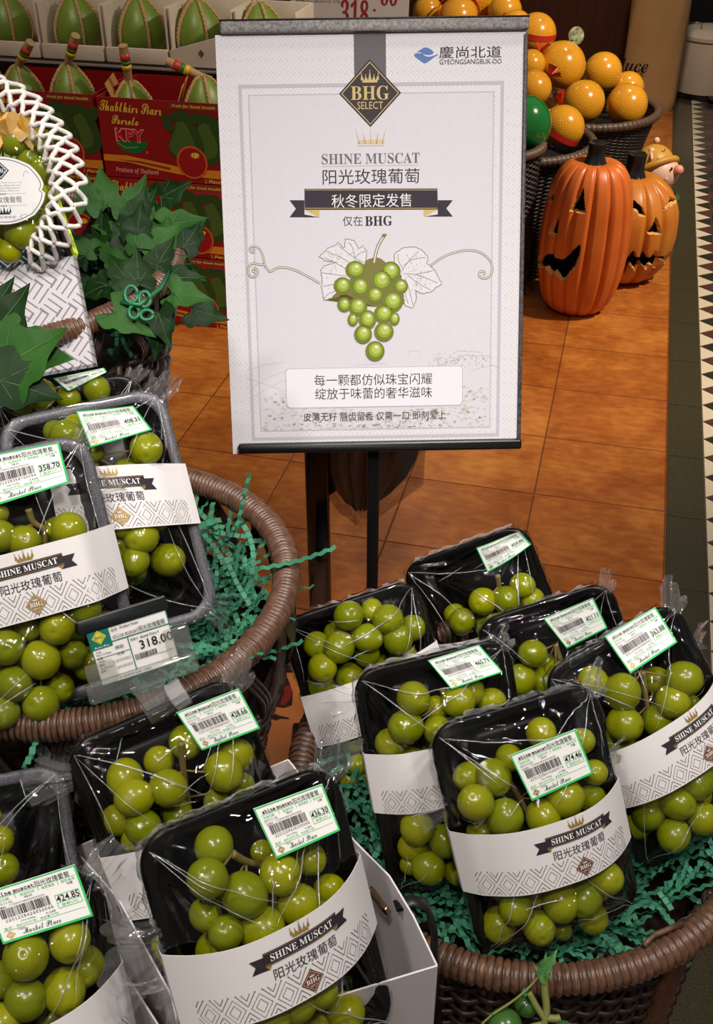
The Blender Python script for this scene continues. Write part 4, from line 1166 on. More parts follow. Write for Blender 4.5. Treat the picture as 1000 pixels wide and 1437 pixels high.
GP = [(410,205,52,1.1),(335,298,50,1.02),(437,305,56,.95),(615,215,58,1.0),(562,270,62,1.0),(675,300,42,1.0),(525,352,48,1.0),(345,408,42,.95),(424,420,54,1.0),(627,390,60,1.0),(575,462,54,1.05),(638,490,38,.8),(395,495,38,.8),(480,495,56,.9),(455,580,54,.95),(577,565,56,1.0),(525,678,58,.95)]
zz = 6
for i, (x, y, r, e) in enumerate(GP):
    c = gz(x, y); R = pu(r*.24)
    p.disk(c, R*1.04, 0, zz, 24, e); p.disk(c, R*.95, 2, zz+1, 24, e)
    p.disk((c[0]+R*.05, c[1]+R*.12), R*.72, 3, zz+2, 20, e); p.disk((c[0]+R*.08, c[1]+R*.20), R*.48, 4, zz+3, 18, e); p.disk((c[0]+R*.16, c[1]+R*.42), R*.18, 1, zz+4, 10, 1.2)
    for k in range(16):
        a = rr3.uniform(PI*.95, PI*2.05); q = rr3.uniform(.5, .9); p.disk((c[0]+R*q*math.cos(a)*e, c[1]+R*q*math.sin(a)), R*.035, 0, zz+4, 5)
    p.line([(c[0]+R*.84*e*math.cos(a), c[1]+R*.84*math.sin(a)) for a in [PI*1.1+PI*.8*k/12 for k in range(13)]], R*.05, 0, zz+4)
    zz += 1
print_on('grape_drawing', p, [I_olive, I_pap, ink('grape_dark_ink', 112, 132, 40), ink('grape_mid_ink', 150, 172, 58), ink('grape_light_ink', 184, 202, 92)], .0004)
# slogan panel
p = P2(); a = pq(401, 518); c = pq(648, 568); cx, cy = (a[0]+c[0])/2, (a[1]+c[1])/2
p.poly([(x+cx, y+cy) for x, y in rrect((c[0]-a[0])/2+pu(.7), (a[1]-c[1])/2+pu(.7), pu(6), 4)], 1, 1)
p.poly([(x+cx, y+cy) for x, y in rrect((c[0]-a[0])/2, (a[1]-c[1])/2, pu(6), 4)], 0, 2)
X, Y = pq(523.5, 532.5); p.text('每一颗都仿似珠宝闪耀', X, Y, pu(16.5), pu(170), 2, 3, res=4)
X, Y = pq(524, 551.5); p.text('绽放于味蕾的奢华滋味', X, Y, pu(16.5), pu(169), 2, 3, res=4)
X, Y = pq(525.5, 583.5); p.text('皮薄无籽 唇齿留香 仅需一口 即刻爱上', X, Y, pu(12.5), pu(207), 2, 3, res=4)
print_on('slogan_panel', p, [mat('slogan_white', rgb(236, 234, 240), .5, spec=.25), ink('panel_edge', 176, 172, 182), ink('slogan_ink', 58, 54, 58)], .0007)
# rails and edge
M_speck = mat('speckled_grey_rail', rgb(92, 88, 86), .55, noise=(260, 1.0, rgb(160, 154, 150)))
xl, yt = pq(309, 40); xr, _ = pq(741, 40)
b = MB(); b.bbox(((xl+xr)/2, yt, .002), (xr-xl, .0155, .016), .003); pobj(b.build('top_rail', M_speck, None, angle=40))
b = MB(); b.bbox(((xl+xr)/2, yt+.0085, .001), (xr-xl+.001, .002, .018), .0008); pobj(b.build('rail_edge', M_black, None, angle=40))
xl2, yb = pq(335, 629); xr2, _ = pq(730, 627)
b = MB(); b.bbox(((xl2+xr2)/2, yb, .002), (xr2-xl2, .0145, .018), .003); pobj(b.build('bottom_rail', M_black, None, angle=40))
xe = pq(737.5, 60)[0]; b = MB(); b.bbox((xe, 0, -.004), (.006, PHt-.01, .014), .002); pobj(b.build('side_rail', mat('speckled_black_rail', rgb(40, 38, 38), .5, noise=(260, 1.0, rgb(96, 92, 90))), None, angle=40))
# pole and foot
pc = at_d(524, 632, (PM @ Vector((0, -PHt/2, 0)) - CAM).dot(AF)+.03)
b = MB(); b.bbox((pc.x, pc.y, pc.z/2+.03), (.0185, .0185, pc.z+.06), .003); b.build('pole', M_black, stand, angle=40)
b = MB(); b.bbox((pc.x, pc.y, .006), (.30, .24, .012), .004); b.build('base_plate', M_black, stand, angle=40)
b = MB(); up_ = PM @ Vector((0, -.05, -.012)); b.tube([Vector((pc.x, pc.y, pc.z+.05)), up_], .008, 8); b.build('tilt_bracket', M_black, stand)
print('pole', pc)

# ------------------------------------------------------------------ bag stand behind the poster
bs = empty('bag_stand', Vector((0, 0, 0)), 'glossy black upright post with clear bag bracket behind the poster stand', 'stand')
q = at_z(451, 905, 0); 
gl = mat('gloss_black_post', rgb(14, 13, 13), .12, coat=.5)
b = MB(); b.bbox((q.x, q.y, .56), (.046, .03, 1.12), .006, seg=3); b.build('post', gl, bs, angle=40)
b = MB(); b.bbox((q.x, q.y, .006), (.16, .18, .012), .004); b.build('base_plate', gl, bs, angle=40)
hz = .62
b = MB(); a_ = at_t(429, 632, (q-CAM).dot(SD)); a2 = at_t(428, 655, (q-CAM).dot(SD)); a3 = at_t(460, 697, (q-CAM).dot(SD))
dirn = Vector((.02, .05, 0))
vs = [a_, a2, a3, at_t(470, 690, (q-CAM).dot(SD)), at_t(470, 632, (q-CAM).dot(SD))]
b.add(list(vs)+[v+dirn for v in vs], [(0, 1, 2, 3, 4), (9, 8, 7, 6, 5)]+[(i, i+5, (i+1) % 5+5, (i+1) % 5) for i in range(5)]); b.build('bracket', gl, bs, smooth=False)
# hanging bag: dark pouch in a clear sleeve
bag = empty('plastic_bag', Vector((0, 0, 0)), 'clear plastic bag with a dark liner hanging below the poster', 'bag')
tt = (q-CAM).dot(SD)+.02
def pouch(outline_l, outline_r, depth, mi):
    b = MB(); n = len(outline_l)
    L = [at_t(x, y, tt) for x, y in outline_l]; R = [at_t(x, y, tt) for x, y in outline_r]
    rows = 18; cols = 28
    def smp(A, v):
        f = v*(n-1); i = min(n-2, int(f)); return A[i].lerp(A[i+1], f-i)
    def fn(u, v, sgn):
        l = smp(L, v); r = smp(R, v); p_ = l.lerp(r, u)
        fold = .010*math.sin(u*17+3*math.sin(v*3))*(1-.4*v)+.006*math.sin(u*31+v*5)
        return p_ - SD*sgn*(depth*math.sin(PI*u)*(1-.75*v*v)) - SD*fold*math.sin(PI*min(1, u*6)*.5)*math.sin(PI*min(1, (1-u)*6)*.5)
    b.grid(lambda u, v: fn(u, v, 1), cols, rows); b.grid(lambda u, v: fn(1-u, v, -1), cols, rows)
    return b
pouch([(436, 560), (434, 640), (452, 690), (478, 722), (500, 733)], [(600, 560), (596, 640), (594, 680), (560, 705), (520, 735)], .05, 0).build('clear_sleeve', clear_mat('clear_polythene', tint=(.80, .76, .74, 1), refl=.22, rough=.18, bump=.5, scale=60, white=.06), bag)
pouch([(446, 560), (448, 640), (468, 685), (485, 706), (500, 714)], [(592, 560), (586, 640), (570, 670), (545, 695), (515, 714)], .03, 0).build('dark_liner', mat('dark_grey_liner', rgb(62, 50, 44), .4, noise=(30, .8, rgb(36, 30, 28))), bag)

# ------------------------------------------------------------------ shelf price ticket clipped to the left basket
tk_d = (at_z(185, 985, LBc.z+.012)-CAM).dot(AF)
TM = pose(190, 912, tk_d-.012, 15.5, 14, 2)
tk = empty('price_tag_holder', TM, 'clear clip holding a 318.00 price card on the left basket rim', 'price tag')
qt = [to_local(TM, *c, 0) for c in ((121, 884), (236, 857), (249, 925), (143, 968))]
cW, cH = (qt[1]-qt[0]).length, (qt[3]-qt[0]).length*.97
# local frame of the card: centre it
cc = sum(qt, Vector())/4
ax = ((qt[1]-qt[0])+(qt[2]-qt[3])).normalized(); ay = Vector((-ax.y, ax.x, 0))
cW = ((qt[1]-qt[0]).length+(qt[2]-qt[3]).length)/2; cH = ((qt[0]-qt[3]).length+(qt[1]-qt[2]).length)/2
CM = Matrix.Translation(cc) @ Matrix(((ax.x, ay.x, 0), (ax.y, ay.y, 0), (0, 0, 1))).to_4x4()
def tkobj(b, name, m, par=None, **k):
    o = b.build(name, m, par or tk, **k)
    if par is None: o.matrix_local = CM
    return o
b = MB(); b.bbox((0, .002, -.0008), (cW, cH+.004, .0012), .0004); card = tkobj(b, 'price_card', M_label, smooth=False)
b = MB(); b.bbox((-.001, cH/2+.004, -.001), (cW+.006, .010, .004), .001); tkobj(b, 'card_backing', mat('black_card_back', rgb(18, 24, 24), .35), angle=40)
p = P2(); k = cW/60.0; H_ = cH/k
def T(t, x, y, h, w=None, mi=0, al='L', res=2, bold=0): p.text(t, x*k-cW/2, (H_-y)*k-cH/2, h*k, w*k if w else None, mi, 3, al, res, 0, bold)
def Rr(x0, y0, x1, y1, mi, z=1): p.rect(x0*k-cW/2, (H_-y1)*k-cH/2, x1*k-cW/2, (H_-y0)*k-cH/2, mi, z)
for a in ((0, 0, 60, .9), (0, 0, .8, H_), (59.2, 0, 60, H_), (0, H_-.8, 60, H_), (16, 11.3, 60, 12.0), (27.2, 11.5, 27.9, H_-5), (.5, H_-5.4, 60, H_-4.8), (.5, H_*.5, 27.5, H_*.5+.4)): Rr(*a, 1)
Rr(.5, .5, 16, 14.5, 1, 1)
cx, cy = 7.8*k-cW/2, (H_-6)*k-cH/2; r = 5.4*k
p.poly([(cx, cy-r), (cx+r, cy), (cx, cy+r), (cx-r, cy)], 2, 2); p.line([(cx, cy-r*.8), (cx+r*.8, cy), (cx, cy+r*.8), (cx-r*.8, cy)], .0003, 1, 3, True); p.text('BHG', cx, cy, r*.42, r*1.1, 1, 4)
T(script('Market Place'), 8, 13, 1.6, 11, 3, 'C')
T('品名', 17.5, 3.4, 2.4, 4.5); T(serif('Product Name'), 24, 3.2, 1.8, 14); T(mono('shine muscat'), 17.5, 8.6, 3.2, 19, 0); T('阳光玫瑰葡萄', 37, 8.6, 4.2, 20)
T('零售价', 29, 14.8, 2.0, 6); T(serif('Retail Price') + ' ¥', 36.5, 14.8, 1.9, 14); T('318.00', 34.5, 20.6, 6.6, 25, 0, 'L', 3, .006)
T('产地', 2.5, 16.9, 1.8, 4); T(serif('Place of Origin'), 2.5, 19, 1.4, 11); T('韩国', 17, 17, 2.6, 6); T('等级', 2.5, 21.5, 1.8, 4); T('合格', 17, 22, 2.4, 5.5); T(serif('Grade'), 2.5, 23.8, 1.3, 5)
T('编码', 2.5, 26.6, 1.8, 4); T(mono('116703053'), 13, 26.8, 2.0, 13); T(serif('Specification'), 2.5, 29.3, 1.3, 10); T('国际', 2.5, 31.5, 1.8, 4); T(mono('65305302'), 15, 31.8, 2.0, 11)
rr4 = random.Random(2); x = 29.0
while x < 45:
    w_ = rr4.choice((.2, .2, .4, .6)); Rr(x, 26.5, x+w_, 31, 0, 2); x += w_+rr4.choice((.2, .3, .4))
T(mono('0020326418247'), 46, 31, 1.4, 12); T('价格举报电话:12358', 14, H_-2.9, 1.9, 24)
p.build('card_print', [I_black, ink('ticket_teal', 20, 110, 92), mat('ticket_yellow', rgb(214, 196, 50), .5), I_white], card, lift=.0003)
b = MB()
b.bbox((0, -cH/2-.002, .003), (cW+.022, .014, .010), .003)
b.bbox((-cW/2+.002, -cH/2+.010, .004), (.020, .016, .006), .002); b.bbox((cW/2+.002, -cH/2+.014, .004), (.018, .022, .006), .002)
tkobj(b, 'clip_bar', M_acry, angle=40)
b = MB()
b.add([(-.010, -cH/2-.006, .004), (.014, -cH/2-.006, .004), (.009, -cH/2-.020, .010), (-.004, -cH/2-.022, .009), (-.010, -cH/2-.006, .007), (.014, -cH/2-.006, .007), (.009, -cH/2-.020, .013), (-.004, -cH/2-.022, .012)],
      [(0, 1, 2, 3), (7, 6, 5, 4), (0, 4, 5, 1), (1, 5, 6, 2), (2, 6, 7, 3), (3, 7, 4, 0)])
b.tube([(-.004, -cH/2-.025, .010), (.013, -cH/2-.020, .012)], [.0085, .0085], 12)
jw = tkobj(b, 'clip_jaw', M_acry, smooth=True, angle=30)
b = MB(); vs = []; n = 24; p0 = Vector((.013, -cH/2-.020, .012)); dx = Vector((.0165, .005, .001)).normalized(); ex = Vector((-dx.y, dx.x, 0)); ez = dx.cross(ex)
for k2, (t, q) in enumerate(((0, .0085), (.001, .0095), (.011, .0095), (.012, .0085))):
    for i in range(n): a = 2*PI*i/n; rq = q*(1+.07*(i % 2)); vs.append(p0+dx*t+(ex*math.cos(a)+ez*math.sin(a))*rq)
b.add(vs, [(j*n+i, j*n+(i+1) % n, (j+1)*n+(i+1) % n, (j+1)*n+i) for j in range(3) for i in range(n)]+[tuple(range(n-1, -1, -1)), tuple(range(3*n, 4*n))]); tkobj(b, 'clip_knob', clear_mat('frosted_acrylic', tint=(.9, .9, .86, 1), refl=.4, rough=.08, white=.28), smooth=True, angle=40)
# ------------------------------------------------------------------ red pomelo cartons
def gridM(s, t, z, rot=0): return Matrix.Translation(ST(s, t, z)) @ Matrix.Rotation(YAW+rot, 4, 'Z')
M_red = mat('red_carton', rgb(146, 12, 16), .45, noise=(14, .35, rgb(124, 8, 12)))
M_kraft = mat('kraft_cardboard', rgb(178, 122, 60), .7)
CT = 3.08; CW_, CH_, CD_ = .40, .243, .30
sL = at_t(134, 132, CT).dot(SE)
IC = [ink('carton_yellow', 232, 192, 72), ink('carton_white_red', 232, 150, 150), ink('carton_green', 16, 112, 52), ink('carton_gold', 214, 134, 36), ink('pomelo_print_dark', 50, 74, 30), ink('pomelo_print', 74, 98, 38),
      ink('cut_orange', 204, 92, 40), ink('cut_red', 150, 26, 26), ink('carton_brown', 128, 54, 34), ink('carton_red_ink', 196, 24, 34)]
def carton_print():
    p = P2(); W, H = CW_, CH_
    X = lambda f: f*W; Y = lambda f: (1-f)*H
    p.text(script('Thabthim Siam'), X(.27), Y(.12), H*.13, W*.50, 0, 2, rot=-.02, bold=.01); p.text(script('Pomelo'), X(.215), Y(.28), H*.11, W*.22, 0, 2, rot=-.02, bold=.01)
    p.poly([(X(.12), Y(.53))]+[(X(.25)-X(.13)*math.cos(a), Y(.53)-H*.15*math.sin(a)) for a in [PI*k/16 for k in range(17)]], 2, 1)
    p.line([(X(.13), Y(.56)), (X(.2), Y(.62)), (X(.30), Y(.60))], .002, 3, 2)
    p.text('KPY', X(.245), Y(.46), H*.17, W*.245, 1, 3, bold=.05); p.text('KPY', X(.245), Y(.46), H*.145, W*.225, 9, 4, bold=.02); p.text('Ⓡ', X(.37), Y(.66), .008, None, 0, 2)
    band = [(X(f), Y(g)) for f, g in ((0, .72), (.2, .715), (.45, .77), (.7, .83), (1, .82), (1, .93), (.7, .92), (.45, .87), (.2, .80), (0, .80))]
    p.poly(band, 3, 1); p.poly([(X(f), Y(g)) for f, g in ((.12, .775), (.3, .775), (.55, .83), (.55, .86), (.3, .80))], 8, 2)
    for cx, lay in ((.88, 2), (.70, 4)):
        pts = [(0, -.33), (.05, -.31), (.075, -.2), (.12, -.05), (.15, .1), (.12, .24), (.04, .31), (-.05, .31), (-.13, .24), (-.155, .1), (-.11, -.05), (-.06, -.2), (-.05, -.31)]
        q = chaikin([(X(cx)+a*W*1.0, Y(.45)-b_*H*.98) for a, b_ in pts], 2, True)
        p.poly([c for c in q], 4, lay); p.poly([(X(cx)-.012+(c[0]-X(cx))*.72, Y(.47)+(c[1]-Y(.45))*.72) for c in q], 5, lay+1)
    for lx, ly, a in ((.565, .27, 1.9), (.66, .18, .3), (.80, .2, .1), (.97, .25, .9)):
        p.disk((X(lx), Y(ly)), .017, 4, 6, 16, 1.7, a)
    c = (X(.735), Y(.74)); p.disk(c, .050, 6, 8, 28); p.disk(c, .044, 7, 9, 28); p.disk((c[0]+.012, c[1]+.022), .009, 0, 10, 8, 1.6)
    for k in range(7):
        a = -.4+k*.55; p.seg(c, (c[0]+.042*math.cos(a), c[1]+.042*math.sin(a)), .0012, 9, 10)
    p.rect(X(.58), Y(.10), X(.98), Y(.03), 8, 1); p.text(sbi('Fruit for Good Health'), X(.78), Y(.065), H*.045, W*.34, 0, 2, res=1)
    p.text(sbi('Produce of Thailand'), X(.27), Y(.91), H*.08, W*.36, 1, 3, res=2); p.text(sbi('2 Pieces'), X(.90), Y(.965), H*.05, W*.15, 0, 3, res=2)
    return p
CP = carton_print(); _cpm = None
def red_carton(s, z, label, open_top=False, t=CT):
    global _cpm
    root = empty('pomelo_carton', gridM(s, t, z), label, 'fruit carton', 'red pomelo cartons stacked at the back left')
    b = MB(); W, D, H, th = CW_-.004, CD_, CH_-.003, .005
    if open_top:
        for c, d in (((W/2, th/2, H/2), (W, th, H)), ((W/2, D-th/2, H/2), (W, th, H)), ((th/2, D/2, H/2), (th, D-2*th, H)), ((W-th/2, D/2, H/2), (th, D-2*th, H)), ((W/2, D/2, th/2), (W-2*th, D-2*th, th))): b.box(c, d)
    else: b.bbox((W/2, D/2, H/2), (W, D, H), .004)
    b.build('box_body', M_red, root, angle=40)
    if _cpm is None:
        o = CP.build('front_print', IC, root, lambda x, y, off: (x, -off, y), .0008, .00025); _cpm = o.data
    else:
        o = bpy.data.objects.new('front_print', _cpm); COL.objects.link(o); o.parent = root
    if open_top:
        for (x, r) in ((.205, .35), (.02, -.35)):
            f = MB(); f.bbox((0, 0, .045), (.004, .14, .09), .001, R=None); fo = f.build('divider_flap', M_kraft, root, angle=40); fo.location = (x, .13, H-.06); fo.rotation_euler = (0, r, .25)
    return root
for k, (zz_, nm) in enumerate(((0, 'bottom'), (CH_, 'middle'), (2*CH_, 'open top'))):
    red_carton(sL, zz_, f'{nm} red pomelo carton of the stack nearest the poster', k == 2)
    red_carton(sL-CW_-.012, zz_, f'{nm} red pomelo carton of the left stack behind the gift box', k == 2, CT+.01)

# ------------------------------------------------------------------ rope-tied green pomelos
M_pom = mat('green_pomelo_skin', rgb(112, 132, 42), .4, noise=(9, .7, rgb(84, 112, 34)), bump=(220, .25))
_pm = {}
def pomelo(loc, label, group, r=.075, h=.155, handle=(.3, .0), neck=True, rot=0, turn=0.):
    root = empty('pomelo', Matrix.Translation(Vector(loc)) @ Matrix.Rotation(rot, 4, 'Z') @ Matrix.Rotation(turn, 4, 'X'), label, 'pomelo', group)
    key = (r, h)
    prof = [(.001, .004), (.45, .002), (.75, .03), (.93, .14), (1.0, .32), (.97, .48), (.85, .64), (.66, .78), (.47, .88), (.33, .95), (.20, .99), (.001, 1.0)]
    sm = chaikin(prof, 2)
    def rad(z):
        z /= h
        for (a, z0), (c, z1) in zip(sm, sm[1:]):
            if z0 <= z <= z1 and z1 > z0: return r*(a+(c-a)*(z-z0)/(z1-z0))
        return .0
    if key not in _pm:
        b = MB(); b.lathe([(a*r, z*h) for a, z in sm], 36, fr=lambda a, z: 1+.015*math.sin(3*a)+.01*math.sin(5*a+z*20)); _pm[key] = make_mesh(b, 'fruit', M_pom)
    o = bpy.data.objects.new('fruit', _pm[key]); COL.objects.link(o); o.parent = root
    for k in range(5):
        a = 2*PI*k/5+.3; b = MB(); base = []
        for i in range(30):
            z = h*(.02+.975*i/29); q = rad(z)+.003; base.append((q, z))
        for s_ in (0, 1):
            b.tube([((q+.0022*math.sin(i*1.5+s_*PI))*math.cos(a+.035*math.cos(i*1.5+s_*PI)*min(1, .06/max(q, .02))), (q+.0022*math.sin(i*1.5+s_*PI))*math.sin(a+.035*math.cos(i*1.5+s_*PI)*min(1, .06/max(q, .02))), z) for i, (q, z) in enumerate(base)], .0050, 6)
        b.build('rope', M_rope, root)
    if neck:
        b = MB(); d = Vector((math.sin(handle[0]), handle[1], math.cos(handle[0]))).normalized(); p0 = Vector((0, 0, h-.004))
        pts = []; rr_ = []
        for i in range(26):
            pts.append(p0+d*(.115*i/25)+Vector((0, 0, -.0))); rr_.append((.010+.0035*min(1, i/8))*(1+.06*(i % 2)))
        b.tube(pts, rr_, 12); ho = b.build('rope_handle', M_rope, root, angle=60)
        b = MB()
        for j, (f0, f1) in enumerate(((.36, .50), (.50, .60), (.60, .80))): b.tube([p0+d*(.115*f0), p0+d*(.115*f1)], .0153, 14, j)
        b.build('paper_label', [mat('label_yellow', rgb(226, 176, 40), .35), mat('label_green', rgb(44, 120, 50), .35), mat('label_red', rgb(190, 60, 50), .35)], ho)
    return root
GC = 'rope-tied pomelos in the open red cartons'; GS = 'rope-tied pomelos in the pale wooden crates'
for (px, py, lean, lab) in ((24, 92, .75, 'rope-tied green pomelo at the far left of the open red cartons'), (94, 90, .55, 'rope-tied green pomelo left of the cardboard flap in the left open carton'),
                       (181, 113, .06, 'rope-tied green pomelo with upright handle in the open carton beside the poster'), (284, 106, -1.15, 'rope-tied green pomelo half hidden by the poster edge, its handle leaning left')):
    tp = at_t(px, py, CT+.13); pomelo(tp-Vector((0, 0, .165)), lab, GC, .070, .165, (lean, -.25), True, YAW+rnd.uniform(-.6, .6)*0)
# ------------------------------------------------------------------ crates on the shelf above
M_pale = mat('pale_whitewashed_wood', rgb(206, 190, 172), .6, noise=(16, .6, rgb(186, 166, 146)))
KT = 3.40
zl_ = at_t(150, 66, KT).z; zb_ = at_t(150, 87, KT).z
shelf = empty('display_shelf', Vector((0, 0, 0)), 'dark shelf carrying the pale pomelo crates behind the red cartons', 'shelf')
b = MB(); b.box((0, 0, 0), (1.9, .75, .02), 0); o = b.build('shelf_board', tm, shelf, smooth=False); o.matrix_world = gridM(sL-.25, KT+.365, zb_-.012)
b = MB(); b.box((0, 0, 0), (1.9, .012, .006), 0); o = b.build('metal_edge', mat('brushed_edge', rgb(180, 172, 160), .35, metal=.6), shelf, smooth=False); o.matrix_world = gridM(sL-.25, KT-.016, zb_-.008)
b = MB(); b.box((0, 0, 0), (1.9, .02, zb_-.022), 0); o = b.build('back_support', mat('black_shelf_panel', rgb(22, 18, 17), .5), shelf, smooth=False); o.matrix_world = gridM(sL-.25, KT+.40, (zb_-.022)/2)
def crate(x0, x1, label, skewed=False):
    a = at_t(x0, 70, KT).dot(SE); c = at_t(x1, 70, KT).dot(SE); W = c-a; H = zl_-zb_
    root = empty('wooden_crate', gridM(a, KT, zb_), label, 'crate', 'pale wooden crates of pomelos')
    b = MB()
    if skewed: b.add([(0, 0, 0), (W, 0, 0), (W, 0, H*2.3), (0, 0, H), (0, .012, 0), (W, .012, 0), (W, .012, H*2.3), (0, .012, H)], [(0, 1, 2, 3), (7, 6, 5, 4), (0, 4, 5, 1), (1, 5, 6, 2), (2, 6, 7, 3), (3, 7, 4, 0)])
    else: b.bbox((W/2, .006, H/2), (W-.002, .012, H), .002)
    b.build('front_board', M_pale, root, angle=40)
    for x in (.004, W-.004):
        b = MB(); b.bbox((x, .012+.10, .085), (.008, .20, .17), .002); b.build('side_board', M_pale, root, angle=40)
    b = MB(); b.bbox((W/2, .21, .085), (W-.018, .008, .17), .002); b.build('back_board', M_pale, root, angle=40)
    b = MB(); b.bbox((W/2, .11, .004), (W-.018, .19, .008), .002); b.build('bottom_board', M_pale, root, angle=40)
    if skewed:
        b = MB(); d = .013; b.add([(W*.5, -.0006, H*.9-d), (W*.5+d*.8, -.0006, H*.9), (W*.5, -.0006, H*.9+d), (W*.5-d*.8, -.0006, H*.9)], [(0, 1, 2, 3)]); b.build('hand_hole', mat('dark_slot', rgb(96, 70, 50), .7), root, smooth=False)
    return a, W
for x0, x1, px, lab, lp, sk in ((-32, 56, 14, 'leftmost pale wooden crate on the shelf', 'rope-tied pomelo in the leftmost pale crate', 0), (59, 145, 110, 'second pale wooden crate from the left on the shelf', 'rope-tied pomelo in the second pale crate from the left', 0),
                            (148, 235, 199, 'third pale wooden crate from the left on the shelf', 'rope-tied pomelo in the third pale crate from the left', 0), (238, 326, 279, 'pale wooden crate with slanted front board beside the poster', 'rope-tied pomelo in the crate with the slanted front', 1),
                            (329, 415, 365, 'pale wooden crate rising just above the poster top', 'rope-tied pomelo in the crate behind the poster top', 0)):
    crate(x0, x1, lab, sk)
    q = at_t(px, 60, KT+.108); pomelo(Vector((q.x, q.y, zb_+.010)), lp, GS, .080, .170, (.5, -.3), False, YAW+.12)

# ------------------------------------------------------------------ upper left basket with gift box and ivy
CBc = Vector((-.407, 1.07, 1.12)); CBR = .215
cb = empty('wicker_basket', Vector((CBc.x, CBc.y, 0)), 'dark wicker basket at the upper left holding the patterned gift box and ivy', 'basket')
b = MB(); wrapped_rim(b, (0, 0, CBc.z), CBR, .0115, 300); b.build('rim', [M_wick, M_wickd], cb)
b = MB()
def cprof(t): return (.150+.050*min(1, t*1.02)**4, .01+t*(CBc.z-.075))
weave(b, (0, 0, 0), cprof, 44, 110, .0042, .004)
for k in range(15):
    a = 2*PI*k/15
    for sgn in (-1, 1):
        for o_ in (-.016, .0, .016):
            pts = []
            for i in range(8):
                t = i/7; aa = a+sgn*(.15*math.sin(PI*t*.5)**2)+o_; r_ = CBR-.008+.006*math.sin(PI*t)
                pts.append((r_*math.cos(aa), r_*math.sin(aa), CBc.z-.066+t*.060))
            b.tube(pts, .0026, 5)
b.build('woven_side', M_wickd, cb)
b = MB(); b.lathe([(.001, CBc.z-.10), (.17, CBc.z-.10), (.192, CBc.z-.075)], 40); b.build('basket_lining', M_wickd, cb)
def creg(rn):
    a = rn.uniform(0, 2*PI); q = math.sqrt(rn.random()); return Vector((CBc.x+.185*q*math.cos(a), CBc.y+.185*q*math.sin(a), CBc.z-.07+rn.gauss(0, .006)-.0)), Vector((0, 0, 1))
shreds('paper_shreds', 320, creg, 13, 'green crinkle paper shreds under the patterned gift box')
M_fret = fret_mat('gift_box_fretwork', rgb(196, 192, 194), rgb(128, 124, 128), .019)
M_fretd = fret_mat('gift_box_lining_fretwork', rgb(40, 58, 66), rgb(190, 196, 198), .017)
M_lime = mat('lime_edge', rgb(196, 214, 60), .5); M_limed = mat('lime_lining', rgb(120, 140, 40), .5)
gP1 = at_d(106, 358, .985); gP0 = at_d(-78, 369, .985); gQ1 = at_d(136, 514, .99); gP2 = at_d(48, 183, 1.13)
gx = (gP1-gP0).normalized(); gD = (gQ1-gP1); gD -= gx*gD.dot(gx)*.0; gy = (gP2-gP1)
Wg = (gP1-gP0).length; Hg = gD.length; Lg = gy.length
gz_ = gD.normalized(); gx = (gx-gz_*gx.dot(gz_)).normalized(); gyn = gz_.cross(gx); gyn = gyn if gyn.dot(gy) > 0 else -gyn
Lg = gy.dot(gyn); print('gift', Wg, Hg, Lg)
shx = gy.dot(gx)/Lg; shz = gy.dot(gz_)/Lg
# local axes: x right, y down the wall (gz_), z toward the far end
GMx = Matrix(((gx.x, -gz_.x, -gyn.x, gP1.x), (gx.y, -gz_.y, -gyn.y, gP1.y), (gx.z, -gz_.z, -gyn.z, gP1.z), (0, 0, 0, 1)))
gift = empty('gift_box', GMx, 'open white gift box with grey fretwork pattern and lime edges', 'gift box')
fx = lambda t: t*shx*Lg; fz = lambda t: -t*shz*Lg
def gslab(name, pts, m, th, nrm):
    b = MB(); n = Vector(nrm)*th; v = [Vector(p) for p in pts]; k = len(v)
    b.add(v+[p+n for p in v], [tuple(range(k)), tuple(range(2*k-1, k-1, -1))]+[(i, (i+1) % k, k+(i+1) % k, k+i) for i in range(k)])
    return b.build(name, m, gift, smooth=False)
A0, A1 = (-Wg, 0, 0), (0, 0, 0); B1 = (fx(1), fz(1), -Lg); B0 = (fx(1)-Wg, fz(1), -Lg)
dn = lambda p, h=Hg: (p[0], p[1]-h, p[2])
gslab('front_wall', [dn(A0), dn(A1), A1, A0], M_fret, .003, (0, 0, -1))
gslab('side_wall', [dn(A1), dn(B1), B1, A1], mat('kraft_grey_side', rgb(104, 92, 70), .7), .003, (-1, 0, 0))
gslab('side_wall', [dn(A0), A0, B0, dn(B0)], M_fret, .003, (1, 0, 0))
gslab('back_wall', [dn(B0), B0, B1, dn(B1)], M_limed, .003, (0, 0, 1))
gslab('bottom_wall', [dn(A0), dn(B0), dn(B1), dn(A1)], M_fretd, .003, (0, 1, 0))
b = MB(); b.tube([A1, B1], .003, 4); b.tube([B1, B0], .003, 4); b.build('lime_edging', M_lime, gift, smooth=False)
ig = gslab('inner_lining', [(A1[0]-.006, -.03, -.01), (B1[0]-.006, fz(1)-.03, -Lg+.01), (B1[0]-.006, fz(1)-.11, -Lg+.01), (A1[0]-.006, -.11, -.01)], M_fretd, .001, (-1, 0, 0))
